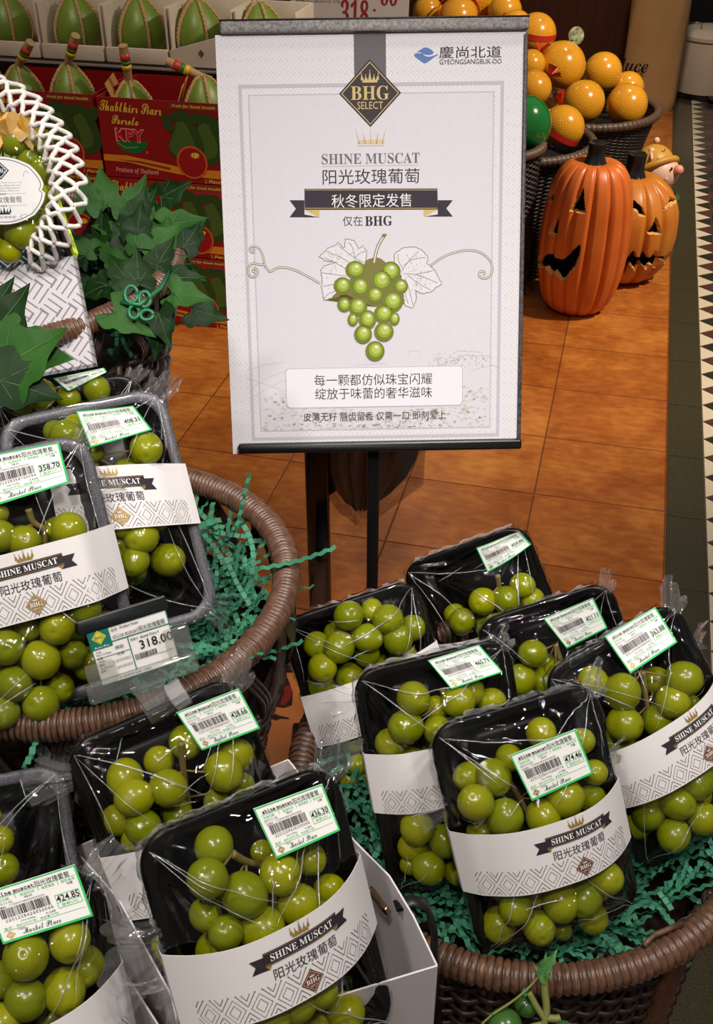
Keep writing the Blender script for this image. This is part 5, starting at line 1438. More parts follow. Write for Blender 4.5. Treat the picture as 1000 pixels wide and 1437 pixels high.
# netted grapes inside
gd = 1.02
gb = empty('grape_bunch', at_d(10, 330, 1.02), 'big round bunch of grapes in film and white foam net inside the gift box', 'grapes')
gl_ = gb.location.copy(); rnG = random.Random(21)
lst = [(18,197,21,.99),(57,198,18,1.0),(62,240,21,.985),(42,226,19,1.0),(29,326,24,.965),(4,318,18,.97),(14,352,17,.97),(-20,205,22,1.0),(-30,245,24,1.0),(-25,300,24,.98),(30,262,22,1.0),(0,250,22,1.0),(20,290,22,.985),(62,276,19,.99),(54,312,20,.98),(-10,345,20,.97),(48,340,18,.98),(-40,330,22,.98),(0,180,20,1.01),(40,182,17,1.02)]
b = MB()
for (px, py, rp, d) in lst: 
    c = at_d(px, py, d); b.tube([c-gl_, (at_d(10, 270, 1.04)-gl_)], .001, 4)
bo = b.build('stalks', M_stem, gb)
for (px, py, rp, d) in lst: grape(at_d(px, py, d)-gl_, rp/FPX*d, gb, rnG)
pl = (at_d(0, 268, .945)); 
# foam net: two rows of looping strands round the bunch
b = MB(); path = [(-60, 122), (-20, 118), (14, 132), (42, 152), (70, 186), (88, 222), (95, 258), (90, 294), (76, 324), (54, 348), (34, 362)]
ctr = [at_d(x, y, .965+.02*math.sin(i*.7)) for i, (x, y) in enumerate(path)]
cs = [Vector(p) for p in chaikin([tuple(c) for c in ctr], 3)]
Ln = [0]
for i in range(len(cs)-1): Ln.append(Ln[-1]+(cs[i+1]-cs[i]).length)
def along(s):
    s = min(max(s, 0), Ln[-1]-1e-6); i = max(0, int(np.searchsorted(Ln, s))-1); i = min(i, len(cs)-2); f = (s-Ln[i])/max(1e-9, Ln[i+1]-Ln[i])
    return cs[i].lerp(cs[i+1], f), (cs[i+1]-cs[i]).normalized()
vw = AF
rnn = random.Random(3); PR = .0082; nst = int(Ln[-1]/PR)
rows_ = ((-.017, .004), (-.009, -.006), (.0, -.009), (.009, -.002), (.016, .012))
def npt(s, u, z):
    p_, tg = along(s); nr = tg.cross(vw).normalized(); return p_+nr*u*.92+vw*z-gl_
for k in range(nst):
    s0 = k*PR
    for row in range(4):
        (u0, z0), (u1, z1) = rows_[row], rows_[row+1]
        up_ = (k+row) % 2 == 0; pts = []
        for i in range(6):
            t = i/5; f = t if up_ else 1-t; f = .5-.5*math.cos(PI*f)
            pts.append(npt(s0+PR*t+rnn.uniform(-.0004, .0004), u0+(u1-u0)*f, z0+(z1-z0)*f))
        b.tube(pts, .0023, 6)
b.build('foam_net', mat('white_foam_net', rgb(222, 216, 208), .6), gb)
b = MB(); rc = random.Random(5)
for k in range(14):
    c = at_d(rc.uniform(-10, 38), rc.uniform(165, 188), .975)-gl_; a, e = rc.uniform(0, 6), rc.uniform(.008, .018)
    d1 = Vector((math.cos(a), rc.uniform(-.5, .5), math.sin(a)))*e; d2 = Vector((-math.sin(a), rc.uniform(-.5, .5), math.cos(a)))*e*.6
    b.add([c-d1, c-d2, c+d1, c+d2+vw*.004], [(0, 1, 2), (0, 2, 3)])
b.build('gold_tissue', mat('gold_tissue', rgb(214, 160, 60), .3, noise=(60, .8, rgb(226, 200, 150))), gb, smooth=False)
# film over the bunch
b = MB()
def dome(u, v):
    x = -70+160*u; y = 165+200*v; e = max(0, 1-((u-.5)*2)**2*.9)*max(0, 1-((v-.5)*2)**2*.9)
    return at_d(x, y, .985-.048*math.sqrt(e)+.0016*math.sin(u*40+v*9)+.0012*math.sin(v*33-u*12))-gl_
b.grid(dome, 40, 50, keep=lambda u, v: (1-((u-.5)*2)**2*.9)*(1-((v-.5)*2)**2*.9) > .34 and v > .12); b.build('film', M_film, gb)
# scalloped plaque
KM = pose(3, 268, .928, 6, 8, 6)
plq = []; n = 72; kp = 46/FPX*.928
for i in range(n):
    a = 2*PI*i/n; q = 1+.09*math.exp(-((((a+PI/4) % (PI/2))-PI/4)/.14)**2)*(1 if abs(math.sin(2*a)) < .7 else 1)
    q = 1.28+.0*a; e = abs(((a) % (PI/2))-PI/4)
    plq.append((math.cos(a)*kp*(1.27-.10*math.exp(-(((a % PI)-.0)/.10)**2)), math.sin(a)*kp*(1.0+.04*math.exp(-(e/.12)**2))))
pp = MB(); m_ = len(plq); pp.add([(x, y, .0004) for x, y in plq]+[(x, y, -.0004) for x, y in plq], [tuple(range(m_)), tuple(range(2*m_-1, m_-1, -1))]+[(i, m_+i, m_+(i+1) % m_, (i+1) % m_) for i in range(m_)])
lab_ = pp.build('round_label', M_label, gb, smooth=False); lab_.matrix_parent_inverse = Matrix.Identity(4); lab_.matrix_local = Matrix.Translation(-gl_) @ KM
p = P2(); p.line([(x*.93, y*.93) for x, y in plq], .0006, 0, 1, True)
r = .0075; p.poly([(0, .017-r), (r, .017), (0, .017+r), (-r, .017)], 0, 1); p.poly([(0, .017-r*.82), (r*.82, .017), (0, .017+r*.82), (-r*.82, .017)], 1, 2); p.poly([(0, .017-r*.7), (r*.7, .017), (0, .017+r*.7), (-r*.7, .017)], 0, 3); p.text(serif('BHG'), 0, .017, .0036, .0085, 1, 4)
for k in range(4): p.text('Luscious Shine Muscats are juicy'[:30-k*3], 0, .0068-k*.0022, .0013, .034-.002*k, 0, 1, res=1)
for yy in (-.0025, -.0125): p.rect(-.02, yy-.0001, .02, yy+.0001, 0, 1); [p.disk((x, yy), .0006, 0, 2, 8) for x in (-.002, 0, .002)]
p.text('阳光玫瑰葡萄', 0, -.0075, .0052, .031, 0, 1, res=2); crown_art(p, 0, -.0168, .011, 0); p.text(serif('SHINE MUSCAT'), 0, -.0222, .0019, .018, 0, 1, res=1)
for sx in (-1, 1):
    p.line([(sx*(.021+.002*math.cos(a)), .014+.0025*math.sin(a*1.3)) for a in [k*.5 for k in range(9)]], .0003, 0, 1); p.line([(sx*(.016+.003*math.cos(a)), -.0215+.0012*math.sin(a*1.3)) for a in [k*.5 for k in range(9)]], .0003, 0, 1)
p.build('label_print', [ink('petrol_ink', 30, 54, 70), M_label], lab_)

# ---- ivy
def leaf_mat(n, a, c):
    m = mat(n, a, (.5), spec=.12, noise=(26, .7, c)); return m
M_leaf = leaf_mat('dark_ivy_leaf', rgb(14, 36, 10), rgb(26, 56, 18)); M_leaf2 = leaf_mat('mid_ivy_leaf', rgb(30, 68, 20), rgb(52, 96, 34)); M_vein = mat('leaf_vein', rgb(74, 106, 58), .5)
IVY = [(0, 0), (.10, -.02), (.30, -.26), (.42, -.22), (.55, .02), (.48, .12), (.36, .20), (.42, .40), (.30, .52), (.20, .58), (.08, .85), (0, 1.0)]
def ivy_leaf(b, base, d, up, ln, w=.9, curl=.2, mi=0):
    d = Vector(d).normalized(); s = d.cross(Vector(up)).normalized(); n = s.cross(d).normalized()
    half = chaikin(IVY, 1); nn = len(half); vs = []
    def pt(x, y): return Vector(base)+s*(x*ln*w)+d*(y*ln)+n*(abs(x)*ln*.22-curl*ln*y*y+.03*ln*math.sin(x*9+y*7))
    for x, y in half: vs.append(pt(x, y))
    for x, y in half: vs.append(pt(-x, y))
    for x, y in half: vs.append(pt(0, max(0, y)))
    fs = [(i, i+1, 2*nn+i+1, 2*nn+i) for i in range(nn-1)]+[(nn+i+1, nn+i, 2*nn+i, 2*nn+i+1) for i in range(nn-1)]
    b.add(vs, fs, mi)
    for tip in ((0, .95), (.38, -.15), (-.38, -.15), (.34, .42), (-.34, .42)):
        q = [pt(tip[0]*k/4, tip[1]*k/4)+n*ln*.008 for k in range(5)]; b.tube(q, [ln*.010*(1-.18*k) for k in range(5)], 4, 2)
ivy = empty('artificial_ivy', at_d(190, 420, 1.12), 'bunch of dark green artificial ivy on the rim of the upper left basket', 'ivy')
io = ivy.location.copy(); b = MB(); rv = random.Random(9)
for k in range(130):
    u, v = rv.gauss(0, .42), rv.gauss(0, .42)
    px = 188+u*62; py = 372+v*78; d_ = 1.17+rv.uniform(-.06, .08)
    base = at_d(px, py, d_)-io
    ang = math.atan2(-v, u)+rv.gauss(0, .7); dr = AX*math.cos(ang)+AU*math.sin(ang)*1.0-AF*rv.uniform(-.2, .5)+AU*.5
    ivy_leaf(b, base, dr, -AF+AU*rv.uniform(-.3, .8)+AX*rv.gauss(0, .5), rv.uniform(.026, .046), rv.uniform(.75, 1.0), rv.uniform(.0, .35), 0 if rv.random() < .45 else 1)
for (px, py, d_, ax, ay, ln, mi) in ((232, 392, 1.08, 1, .12, .042, 0), (242, 412, 1.07, 1, -.10, .042, 1), (160, 438, 1.0, .9, -.5, .045, 1), (222, 440, 1.06, .35, -1, .038, 0), (225, 458, 1.07, -.2, -1, .035, 0), (195, 400, 1.03, -.1, 1, .040, 0), (180, 395, 1.03, -.6, .8, .038, 0), (222, 372, 1.08, .5, 1, .036, 0), (150, 400, 1.04, -.8, -.3, .036, 0), (150, 290, 1.2, -.2, 1, .05, 1), (185, 300, 1.2, .3, 1, .05, 1), (235, 318, 1.15, 1, .3, .045, 1), (125, 290, 1.2, -.1, 1, .04, 1)):
    ivy_leaf(b, at_d(px, py, d_)-io, AX*ax+AU*ay, -AF+AU*.3, ln, .85, .15, mi)
b.build('foliage', [M_leaf, M_leaf2, M_vein], ivy)
b = MB()
for (cx, cy, rx, ry) in ((184, 413, 9, 12), (203, 420, 8, 11), (188, 438, 7, 9), (206, 442, 9, 7)):
    b.tube([at_d(cx+rx*math.cos(a), cy+ry*math.sin(a), .995)-io for a in [2*PI*k/14 for k in range(15)]], .0018, 6)
b.tube([at_d(170, 425, 1.0)-io, at_d(195, 428, .99)-io, at_d(225, 405, 1.03)-io, at_d(238, 380, 1.08)-io], .0022, 6)
b.build('wire_tie', mat('green_plastic_wire', rgb(36, 110, 72), .4), ivy)
b = MB(); b.tube([at_d(190, 400, 1.06)-io, at_d(198, 440, 1.05)-io, at_d(200, 470, 1.04)-io], .004, 6); b.build('stalk', mat('brown_stalk', rgb(60, 56, 30), .6), ivy)
iv2 = empty('artificial_ivy', at_d(10, 500, .86), 'large glossy ivy leaves at the left edge below the gift box', 'ivy')
io = iv2.location.copy(); b = MB()
for (px, py, d_, ax, ay, ln, mi, w_) in ((2, 520, .84, .75, .55, .062, 1, 1.2), (14, 498, .85, 1, -.02, .050, 1, 1.3), (0, 535, .83, 1, -.25, .050, 0, 1.1), (-14, 480, .86, .6, 1, .058, 0, 1.1), (-25, 460, .87, .5, .9, .05, 0, 1.0), (-20, 510, .85, .9, .3, .05, 0, 1.0)):
    ivy_leaf(b, at_d(px, py, d_)-io, AX*ax+AU*ay, -AF+AU*.4, ln, w_, .12, mi)
b.build('foliage', [M_leaf, M_leaf2, M_vein], iv2)
b = MB(); b.tube([at_d(-30, 520, .86)-io, at_d(0, 510, .855)-io, at_d(14, 500, .852)-io], .002, 6); b.build('stalk', M_stem, iv2)
# ------------------------------------------------------------------ pumpkin lanterns
def pumpkin(M0, R, H, prof, nrib, rib, feats, label, name_cols, stem_h, lean=0, sq=1.0, seed=0, stem_r=.036):
    root = empty('pumpkin_lantern', Vector(M0), label, 'pumpkin lantern', 'carved pumpkin lanterns')
    nu, nv = 288, 200
    sm = chaikin(prof, 3)
    rs = np.array([p[0] for p in sm]); zs = np.array([p[1] for p in sm])
    cum = np.concatenate([[0], np.cumsum(np.hypot(np.diff(rs)*R/H, np.diff(zs)))]); cum /= cum[-1]
    tv = np.linspace(0, 1, nv+1); RR = np.interp(tv, cum, rs)*R; ZZ = np.interp(tv, cum, zs)*H
    th = np.linspace(0, 2*PI, nu, endpoint=False)
    groove = np.abs(np.sin(nrib*th/2+.25*np.sin(3*th+seed)))
    gro = 1-rib*(1-np.minimum(1, groove*1.5)**.7)+.008*np.sin(5*th+seed)
    def hit(px, py):                 # where the line of sight meets the outer skin: (angle, height)
        o = CAM-Vector(M0); d = ray(px, py)
        t0 = (-(o.x*d.x+o.y*d.y)/(d.x**2+d.y**2)); best = None
        for k in range(500):
            t = t0-R*1.35/math.hypot(d.x, d.y)+k*R*1.35/math.hypot(d.x, d.y)/400
            q = o+d*t; 
            if 0 <= q.z <= H:
                i = int(np.argmin(np.abs(ZZ[nv//8:]-q.z)))+nv//8
                if math.hypot(q.x-lean*q.z, q.y) <= RR[i]: best = q; break
        if best is None: q = o+d*t0; best = q
        return (math.atan2(best.y, best.x-lean*best.z), best.z)
    polys = []
    for nm, pts in feats:
        pp = [hit(*c) for c in pts]; a0 = pp[0][0]
        pp = [((a-a0+PI) % (2*PI)-PI+a0, z) for a, z in pp]; polys.append((nm, pp))
    V = np.zeros((nv+1, nu, 3)); ins = np.full((nv+1, nu), -1)
    A = np.repeat(th[None, :], nv+1, 0); Z = np.repeat(ZZ[:, None], nu, 1)
    for k, (nm, pp) in enumerate(polys):
        am = sum(a for a, z in pp)/len(pp); Aw = (A-am+PI) % (2*PI)-PI+am; c = np.zeros_like(A, bool)
        for i in range(len(pp)):
            (x1, y1), (x2, y2) = pp[i], pp[(i+1) % len(pp)]
            if abs(y2-y1) < 1e-9: continue
            c ^= ((y1 > Z) != (y2 > Z)) & (Aw < (x2-x1)*(Z-y1)/(y2-y1)+x1)
        ins[c & (Z > H*.05)] = k
    Rg = RR[:, None]*gro[None, :]; Rg = np.where(ins >= 0, Rg-.017, Rg)
    V[..., 0] = Rg*np.cos(th)+lean*Z; V[..., 1] = Rg*np.sin(th)*sq; V[..., 2] = Z
    vs = V.reshape(-1, 3)
    parts = {k: MB() for k in range(-2, len(polys))}
    for b in parts.values(): b.v = None
    F = {k: [] for k in parts}; E = {k: [] for k in range(len(polys))}
    for j in range(nv):
        for i in range(nu):
            i2 = (i+1) % nu; q = [(j, i), (j, i2), (j+1, i2), (j+1, i)]; s = {int(ins[a]) for a in q}
            k = s.pop() if len(s) == 1 else -2
            if k == -2: E[max(int(ins[a]) for a in q)].append(tuple(a*nu+c for a, c in q)); continue
            F[k].append(tuple(a*nu+c for a, c in q))
    def sub(fs, name, m, par):
        used = sorted({i for f in fs for i in f}); mp = {u: n for n, u in enumerate(used)}
        b = MB(); b.v = [tuple(vs[u]) for u in used]; b.f = [tuple(mp[i] for i in f) for f in fs]; b.m = [0]*len(fs)
        return b.build(name, m, par)
    body = sub(F[-1], 'pumpkin_shell', name_cols[0], root)
    for k, (nm, pp) in enumerate(polys):
        if E[k]: sub(E[k], 'cut_edge', name_cols[1], body)
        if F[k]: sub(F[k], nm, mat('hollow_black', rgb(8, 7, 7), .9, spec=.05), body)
    b = MB(); n = 26; vsx = []; top = ZZ.max()-.012
    rows = ((1.55, 0), (1.15, .012), (1.0, .03), (.92, .5*stem_h), (.98, .9*stem_h), (1.02, stem_h), (.85, stem_h+.004), (.01, stem_h+.002))
    for (q, z) in rows:
        for i in range(n):
            a = 2*PI*i/n; r = stem_r*q*(1+.14*abs(math.sin(3.5*a))*(1.3 if z < .02 else 1))
            vsx.append((lean*H+r*math.cos(a)+.02*z, r*math.sin(a), top+z))
    b.add(vsx, [(j*n+i, j*n+(i+1) % n, (j+1)*n+(i+1) % n, (j+1)*n+i) for j in range(len(rows)-1) for i in range(n)])
    b.build('stem', mat('gloss_black_stem', rgb(20, 19, 20), .22, noise=(40, .5, rgb(50, 48, 48))), root, angle=50)
    return root
def pump_mat(n, c, c2): return mat(n, c, .38, noise=(9, .6, c2), bump=(60, .15))
M_or = pump_mat('orange_pumpkin', rgb(212, 110, 40), rgb(192, 84, 28)); M_oy = pump_mat('yellow_orange_pumpkin', rgb(206, 132, 44), rgb(184, 86, 24))
M_cut = mat('pale_cut_pumpkin', rgb(222, 166, 96), .5)
Z4 = lambda L, s=.23, ox=730, oy=180: [(ox+x*s, oy+y*s) for x, y in L]
c1 = at_z(802, 447, 0); c1 = Vector((c1.x+.025, c1.y+.095, 0))
P1 = [(.001, .03), (.35, .0), (.62, .01), (.84, .10), (.97, .28), (1.0, .45), (.98, .62), (.92, .78), (.78, .92), (.55, .995), (.30, 1.0), (.10, .965), (.001, .955)]
pumpkin(c1, .150, .505, P1, 15, .10, [('carved_eye', Z4([(385, 360), (395, 517), (303, 502)])), ('carved_nose', Z4([(215, 540), (228, 660), (172, 642)])), ('carved_eye', Z4([(196, 350), (188, 448), (150, 440)])),
        ('carved_mouth', Z4([(365, 705), (250, 805), (215, 790), (185, 770), (150, 762), (128, 762), (100, 820), (112, 850), (155, 845), (182, 900), (208, 872), (252, 932), (330, 850), (360, 780)]))],
        'tall narrow orange pumpkin lantern with a crooked carved grin', (M_or, M_cut), .070, lean=.015, seed=1, stem_r=.026)
c2_ = at_z(880, 405, 0); c2_ = Vector((c2_.x-.005, c2_.y+.125, 0))
P2_ = [(.001, .03), (.35, .0), (.62, .02), (.85, .14), (.98, .34), (1.0, .52), (.96, .70), (.80, .85), (.58, .945), (.36, .985), (.2, .97), (.001, .94)]
pumpkin(c2_, .178, .378, P2_, 13, .11, [('carved_eye', Z4([(648, 432), (690, 440), (742, 482), (768, 540), (722, 532), (715, 508), (690, 500), (668, 532), (640, 530)])), ('carved_nose', Z4([(826, 545), (865, 645), (778, 645)])), ('carved_eye', Z4([(918, 415), (945, 440), (940, 470), (900, 476), (884, 506), (890, 470)])),
        ('carved_mouth', Z4([(610, 790), (645, 800), (690, 742), (708, 785), (735, 795), (762, 755), (788, 795), (825, 748), (852, 788), (880, 780), (915, 755), (912, 780), (880, 830), (858, 795), (830, 852), (795, 826), (765, 862), (736, 820), (696, 866), (666, 818), (630, 890), (600, 870)]))],
        'round yellow-orange pumpkin lantern behind the tall one, with jagged teeth', (M_oy, M_cut), .085, seed=3, stem_r=.030)
# ------------------------------------------------------------------ figurine
fg_d = (at_z(925, 335, 0)-CAM).dot(AF); fc = at_d(918, 250, 4.08); 
fig = empty('garden_figurine', Vector((fc.x, fc.y, 0)), 'painted figurine in a yellow hat with a pink nose, behind the round pumpkin', 'figurine')
fh = fc.z; fo = Vector((fc.x, fc.y, 0)); M_hat = mat('mustard_paint', rgb(206, 152, 56), .45, noise=(14, .5, rgb(190, 130, 44))); M_skin = mat('pink_cream_paint', rgb(232, 190, 164), .45)
def fp(x, y, d=4.08): return at_d(x, y+9, d)-fo
k_ = 4.08/FPX
b = MB(); b.ball(fp(925, 232), 27*k_, 24, 16, sc=(1, 1, .92)); b.build('head', M_skin, fig)
b = MB(); up_h = (AU*.92-AX*.30).normalized(); Rh = up_h.to_track_quat('Z', 'Y').to_matrix()
hc = fp(918, 222); b.ball(hc, 27*k_, 24, 14, R=Rh, sc=(1, 1, 1.02)); ho = b.build('hat', M_hat, fig)
b = MB(); ring = [hc+up_h*(-5*k_)+Rh @ Vector((29*k_*math.cos(a), 29*k_*math.sin(a), 0)) for a in [2*PI*i/32 for i in range(33)]]; b.tube(ring, 4.6*k_, 10); b.build('hat_brim', M_hat, ho)
b = MB(); b.ball(fp(921, 188, 4.09), 4.5*k_, 12, 8); b.build('hat_ear', M_skin, ho)
b = MB(); b.ball(fp(914, 203, 4.03), 5*k_, 12, 8); b.tube([fp(913, 204, 4.03), fp(914, 215, 4.0)], [3.5*k_, 1.5*k_], 8); b.build('hat_ear', M_skin, ho)
b = MB(); b.tube([fp(x, y, 3.968) for x, y in ((928, 202), (930, 204), (932, 203), (933, 200))], .7*k_, 5); b.build('hat_smile', mat('brown_paint', rgb(90, 50, 26), .5), ho)
b = MB(); b.ball(fp(951.5, 229.5, 4.02), 6.6*k_, 16, 12, sc=(1.1, 1, 1.05)); b.build('nose', mat('pink_nose_paint', rgb(230, 150, 132), .4), fig)
b = MB(); b.ball(fp(942, 228, 4.005), 1.9*k_, 10, 8, sc=(.8, .8, 1.4)); b.build('eye', mat('black_paint', rgb(16, 14, 14), .25), fig)
b = MB(); b.ball(fp(934, 243, 4.012), 3*k_, 10, 8, sc=(1, .5, 1)); b.build('cheek', mat('rosy_paint', rgb(230, 160, 134), .5), fig)
b = MB(); b.lathe([(.001, 0), (.07, 0), (.085, .03), (.08, .12), (.055, fh-.075), (.05, fh-.07), (.001, fh-.065)], 24); bo = b.build('body', M_hat, fig); bo.location = (.04, 0.02, 0)
b = MB(); b.lathe([(.045, fh-.085), (.066, fh-.08), (.068, fh-.066), (.05, fh-.058)], 24); o = b.build('collar', mat('green_paint', rgb(50, 92, 48), .5), fig); o.location = (.045, .015, -.005)
# ------------------------------------------------------------------ yellow pomelo baskets
def tall_basket(c, R, z, label, seed, rb=None, rows=60):
    root = empty('fruit_basket', Vector((c[0], c[1], 0)), label, 'basket', 'dark woven fruit baskets')
    b = MB(); wrapped_rim(b, (0, 0, z), R, .017, 90); b.build('rim', [mat('grey_brown_rim', rgb(86, 66, 52), .45), M_wickd], root)
    b = MB(); rb = rb or R*.72
    pr = lambda t: (rb+(R*.97-rb)*t**1.5, .01+t*(z-.02)); weave(b, (0, 0, 0), pr, 52, rows, .0055, .005)
    b.build('woven_side', mat('black_brown_weave', rgb(36, 27, 23), .45), root)
    b = MB(); b.lathe([(.001, z-.09), (R*.9, z-.09), (R*.95, z-.01)], 40); b.build('basket_lining', mat('black_brown_weave', rgb(36, 27, 23)), root)
    return root
q1 = at_d(812, 150, 4.36); tall_basket((q1.x, q1.y), .315, q1.z, 'dark woven basket of yellow pomelos behind the two pumpkins', 1)
q2 = at_d(724, 196, 3.80); tall_basket((q2.x, q2.y), .270, q2.z, 'dark woven basket beside the poster edge, left of the tall pumpkin', 2)
q3 = at_d(698, 202, 3.52); tall_basket((q3.x-.02, q3.y), .165, q3.z, 'dark woven basket with the big green fruit, mostly behind the poster', 3, .15)
q4 = at_d(640, 84, 4.75); tall_basket((q4.x, q4.y), .36, q4.z, 'dark woven basket behind the poster top holding the pomelo pyramid', 4)
def net_mat():
    m = mat('netted_yellow_skin', rgb(228, 168, 40), .22, spec=.5, coat=.35)
    nt = m.node_tree; b = nt.nodes['Principled BSDF']; tc = nt.nodes.new('ShaderNodeTexCoord'); sp = nt.nodes.new('ShaderNodeSeparateXYZ'); nt.links.new(tc.outputs['Object'], sp.inputs[0])
    def mm(op, *a):
        n = nt.nodes.new('ShaderNodeMath'); n.operation = op
        for i, q in enumerate(a):
            if isinstance(q, (int, float)): n.inputs[i].default_value = q
            else: nt.links.new(q, n.inputs[i])
        return n.outputs[0]
    at = mm('ARCTAN2', sp.outputs[1], sp.outputs[0]); la = mm('ARCSINE', sp.outputs[2])
    u = mm('MULTIPLY', at, 34/(2*PI)); v = mm('MULTIPLY', la, 34/(2*PI))
    d1 = mm('ABSOLUTE', mm('SUBTRACT', mm('FRACT', mm('ADD', u, v)), .5)); d2 = mm('ABSOLUTE', mm('SUBTRACT', mm('FRACT', mm('SUBTRACT', u, v)), .5))
    l = mm('LESS_THAN', mm('MINIMUM', d1, d2), .07)
    x = nt.nodes.new('ShaderNodeMix'); x.data_type = 'RGBA'; x.inputs[6].default_value = rgb(214, 140, 12); x.inputs[7].default_value = rgb(230, 176, 60)
    nt.links.new(l, x.inputs[0]); nt.links.new(x.outputs[2], b.inputs['Base Color'])
    bp = nt.nodes.new('ShaderNodeBump'); bp.inputs['Strength'].default_value = .5; bp.inputs['Distance'].default_value = .02; nt.links.new(l, bp.inputs['Height']); nt.links.new(bp.outputs[0], b.inputs['Normal'])
    return m
M_yel = net_mat(); M_band = mat('red_ribbon_band', rgb(200, 44, 34), .4)
b = MB(); b.ball((0, 0, 0), 1, 36, 24, sc=(1, 1, .96)); YME = make_mesh(b, 'fruit', M_yel)
rY = random.Random(4)
def yellow(px, py, rp, d, label, band=None, tuft=None):
    c = at_d(px, py, d); r = rp/FPX*d
    root = empty('yellow_pomelo', Matrix.Translation(c), label, 'yellow pomelo', 'netted yellow pomelos')
    o = bpy.data.objects.new('fruit', YME); COL.objects.link(o); o.parent = root; o.scale = (r, r, r); o.rotation_euler = (rY.uniform(-.7, .7), rY.uniform(-.7, .7), rY.uniform(0, 6))
    if band is not None:
        b = MB(); R = Matrix.Rotation(band[0], 3, 'Y') @ Matrix.Rotation(band[1], 3, 'X')
        vs = []; n = 48
        for i in range(n):
            a = 2*PI*i/n
            for z in (-.14, .14): q = math.sqrt(1-z*z)*1.02; vs.append(R @ Vector((q*math.cos(a)*r, q*math.sin(a)*r, z*r+band[2]*r)))
        b.add(vs, [(2*i, 2*((i+1) % n), 2*((i+1) % n)+1, 2*i+1) for i in range(n)]); bo = b.build('red_band', M_band, root)
    if tuft is not None:
        b = MB(); d0 = (AU*math.cos(tuft)+AX*math.sin(tuft)-AF*.3).normalized()
        for k in range(7):
            dd = (d0+Vector((rY.gauss(0, .5), rY.gauss(0, .5), rY.gauss(0, .5)))).normalized(); s = dd.cross(d0+Vector((.1, .2, .3))).normalized()
            p0 = d0*r*.97; b.add([p0-s*.006, p0+s*.006, p0+dd*.045+s*.014, p0+dd*.05-s*.010], [(0, 1, 2, 3)])
        b.build('red_net_knot', M_band, root, smooth=False)
    return root
YL = [(752,47,28,4.30,'netted yellow pomelo with a red band at the poster corner',(.1,.1,.05),None),(788,92,33,4.22,'large netted yellow pomelo at the centre of the pile, green tag above it',None,None),(845,101,27,4.42,'netted yellow pomelo leaning right of the large central one',None,None),
      (818,143,30,4.15,'netted yellow pomelo at the front of the basket rim, left one of the front pair',None,None),(879,147,29,4.20,'netted yellow pomelo at the right end of the basket rim',None,None),(880,124,23,4.45,'netted yellow pomelo mostly hidden behind the one at the right end',None,None),
      (750,123,24,4.05,'netted yellow pomelo touching the poster edge below the corner',None,.9),(745,90,20,4.18,'small sliver of netted yellow pomelo between two others by the poster edge',None,.6),(790,178,30,3.72,'netted yellow pomelo with a slanting red band in the nearer basket',(.45,.1,-.25),-.2),
      (600,16,21,4.62,'netted yellow pomelo beside the price board above the poster',None,None),(642,26,29,4.52,'netted yellow pomelo with red netting just above the poster rail',(.0,.9,.4),None),(676,-2,38,4.60,'netted yellow pomelo at the top of the pyramid above the poster',None,None),
      (708,16,24,4.46,'netted yellow pomelo between the pyramid top and the poster corner',None,.9),(723,36,22,4.36,'netted yellow pomelo low behind the right end of the poster rail',(.3,.2,.2),None)]
for a in YL: yellow(*a)
# support fruit under the visible ones
yellow(760, 165, 30, 4.42, 'netted yellow pomelo deep in the basket under the central pile'); 
gt = empty('hang_tag', at_d(808, 50, 4.2), 'shiny green printed tag standing on the central yellow pomelo', 'tag'); g0 = gt.location.copy()
b = MB(); b.tube([(0, -.003, 0), (0, .003, 0)], [.033, .033], 24, up=(0, 0, 1)); o = b.build('tag_card', mat('green_foil_tag', rgb(52, 66, 40), .2, noise=(60, 1, rgb(190, 190, 150))), gt, angle=40); o.rotation_euler = (-.2, .15, .25)  # pale flecks in the foil colour are painted glints
b = MB(); b.tube([at_d(795, 62, 4.17)-g0, at_d(801, 55, 4.19)-g0, Vector((0, 0, -.02))], .003, 6); b.build('tag_tie', mat('green_tie', rgb(90, 120, 50), .5), gt)
gf = empty('green_fruit', at_d(737, 176, 3.50), 'large smooth glossy green fruit beside the right edge of the poster', 'green fruit')
b = MB(); b.ball((0, 0, 0), 36/FPX*3.5, 32, 22, sc=(1, 1, 1.12)); b.build('fruit', mat('gloss_green_skin', rgb(28, 112, 44), .16, coat=.5, noise=(8, .6, rgb(18, 86, 36))), gf)
# ------------------------------------------------------------------ price board above the poster
bd = empty('price_board', pose(484, -4, 4.15, -1.5, 8, 4), 'grey price board reading 318 standing behind the poster top', 'price board')
k = 4.15/FPX
b = MB(); b.add([(-89*k, -60*k, -.004), (91*k, -60*k, -.004), (91*k, 60*k, -.004), (-60*k, 60*k, -.004), (-89*k, -60*k, 0), (91*k, -60*k, 0), (91*k, 60*k, 0), (-60*k, 60*k, 0)], [(3, 2, 1, 0), (4, 5, 6, 7), (0, 1, 5, 4), (1, 2, 6, 5), (2, 3, 7, 6), (3, 0, 4, 7)])
bo = b.build('board', mat('grey_board', rgb(176, 164, 158), .5), bd, smooth=False)
p = P2(); p.text(serif('318'), 14*k, -20*k, 34*k, 40*k, 0, 1, res=3, bold=.01); p.text('.', 42*k, -16*k, 4*k, None, 0, 1); p.build('price_lettering', [ink('maroon_ink', 128, 34, 38), I_black], bo); p = P2(); p.text(serif('00'), 62*k, 2*k, 24*k, 24*k, 0, 1, res=3, bold=.01); p.text('元', 57*k, -35*k, 12*k, 10*k, 1, 1, bold=.02)
p.build('price_decimals', [ink('maroon_ink', 128, 34, 38), I_black], bo); p = P2()
p.text('规格(Specification): 50g', -38*k, -6*k, 6*k, 62*k, 1, 1, res=1, rot=.02)
p.build('specification_lettering', [I_black, I_black], bo)
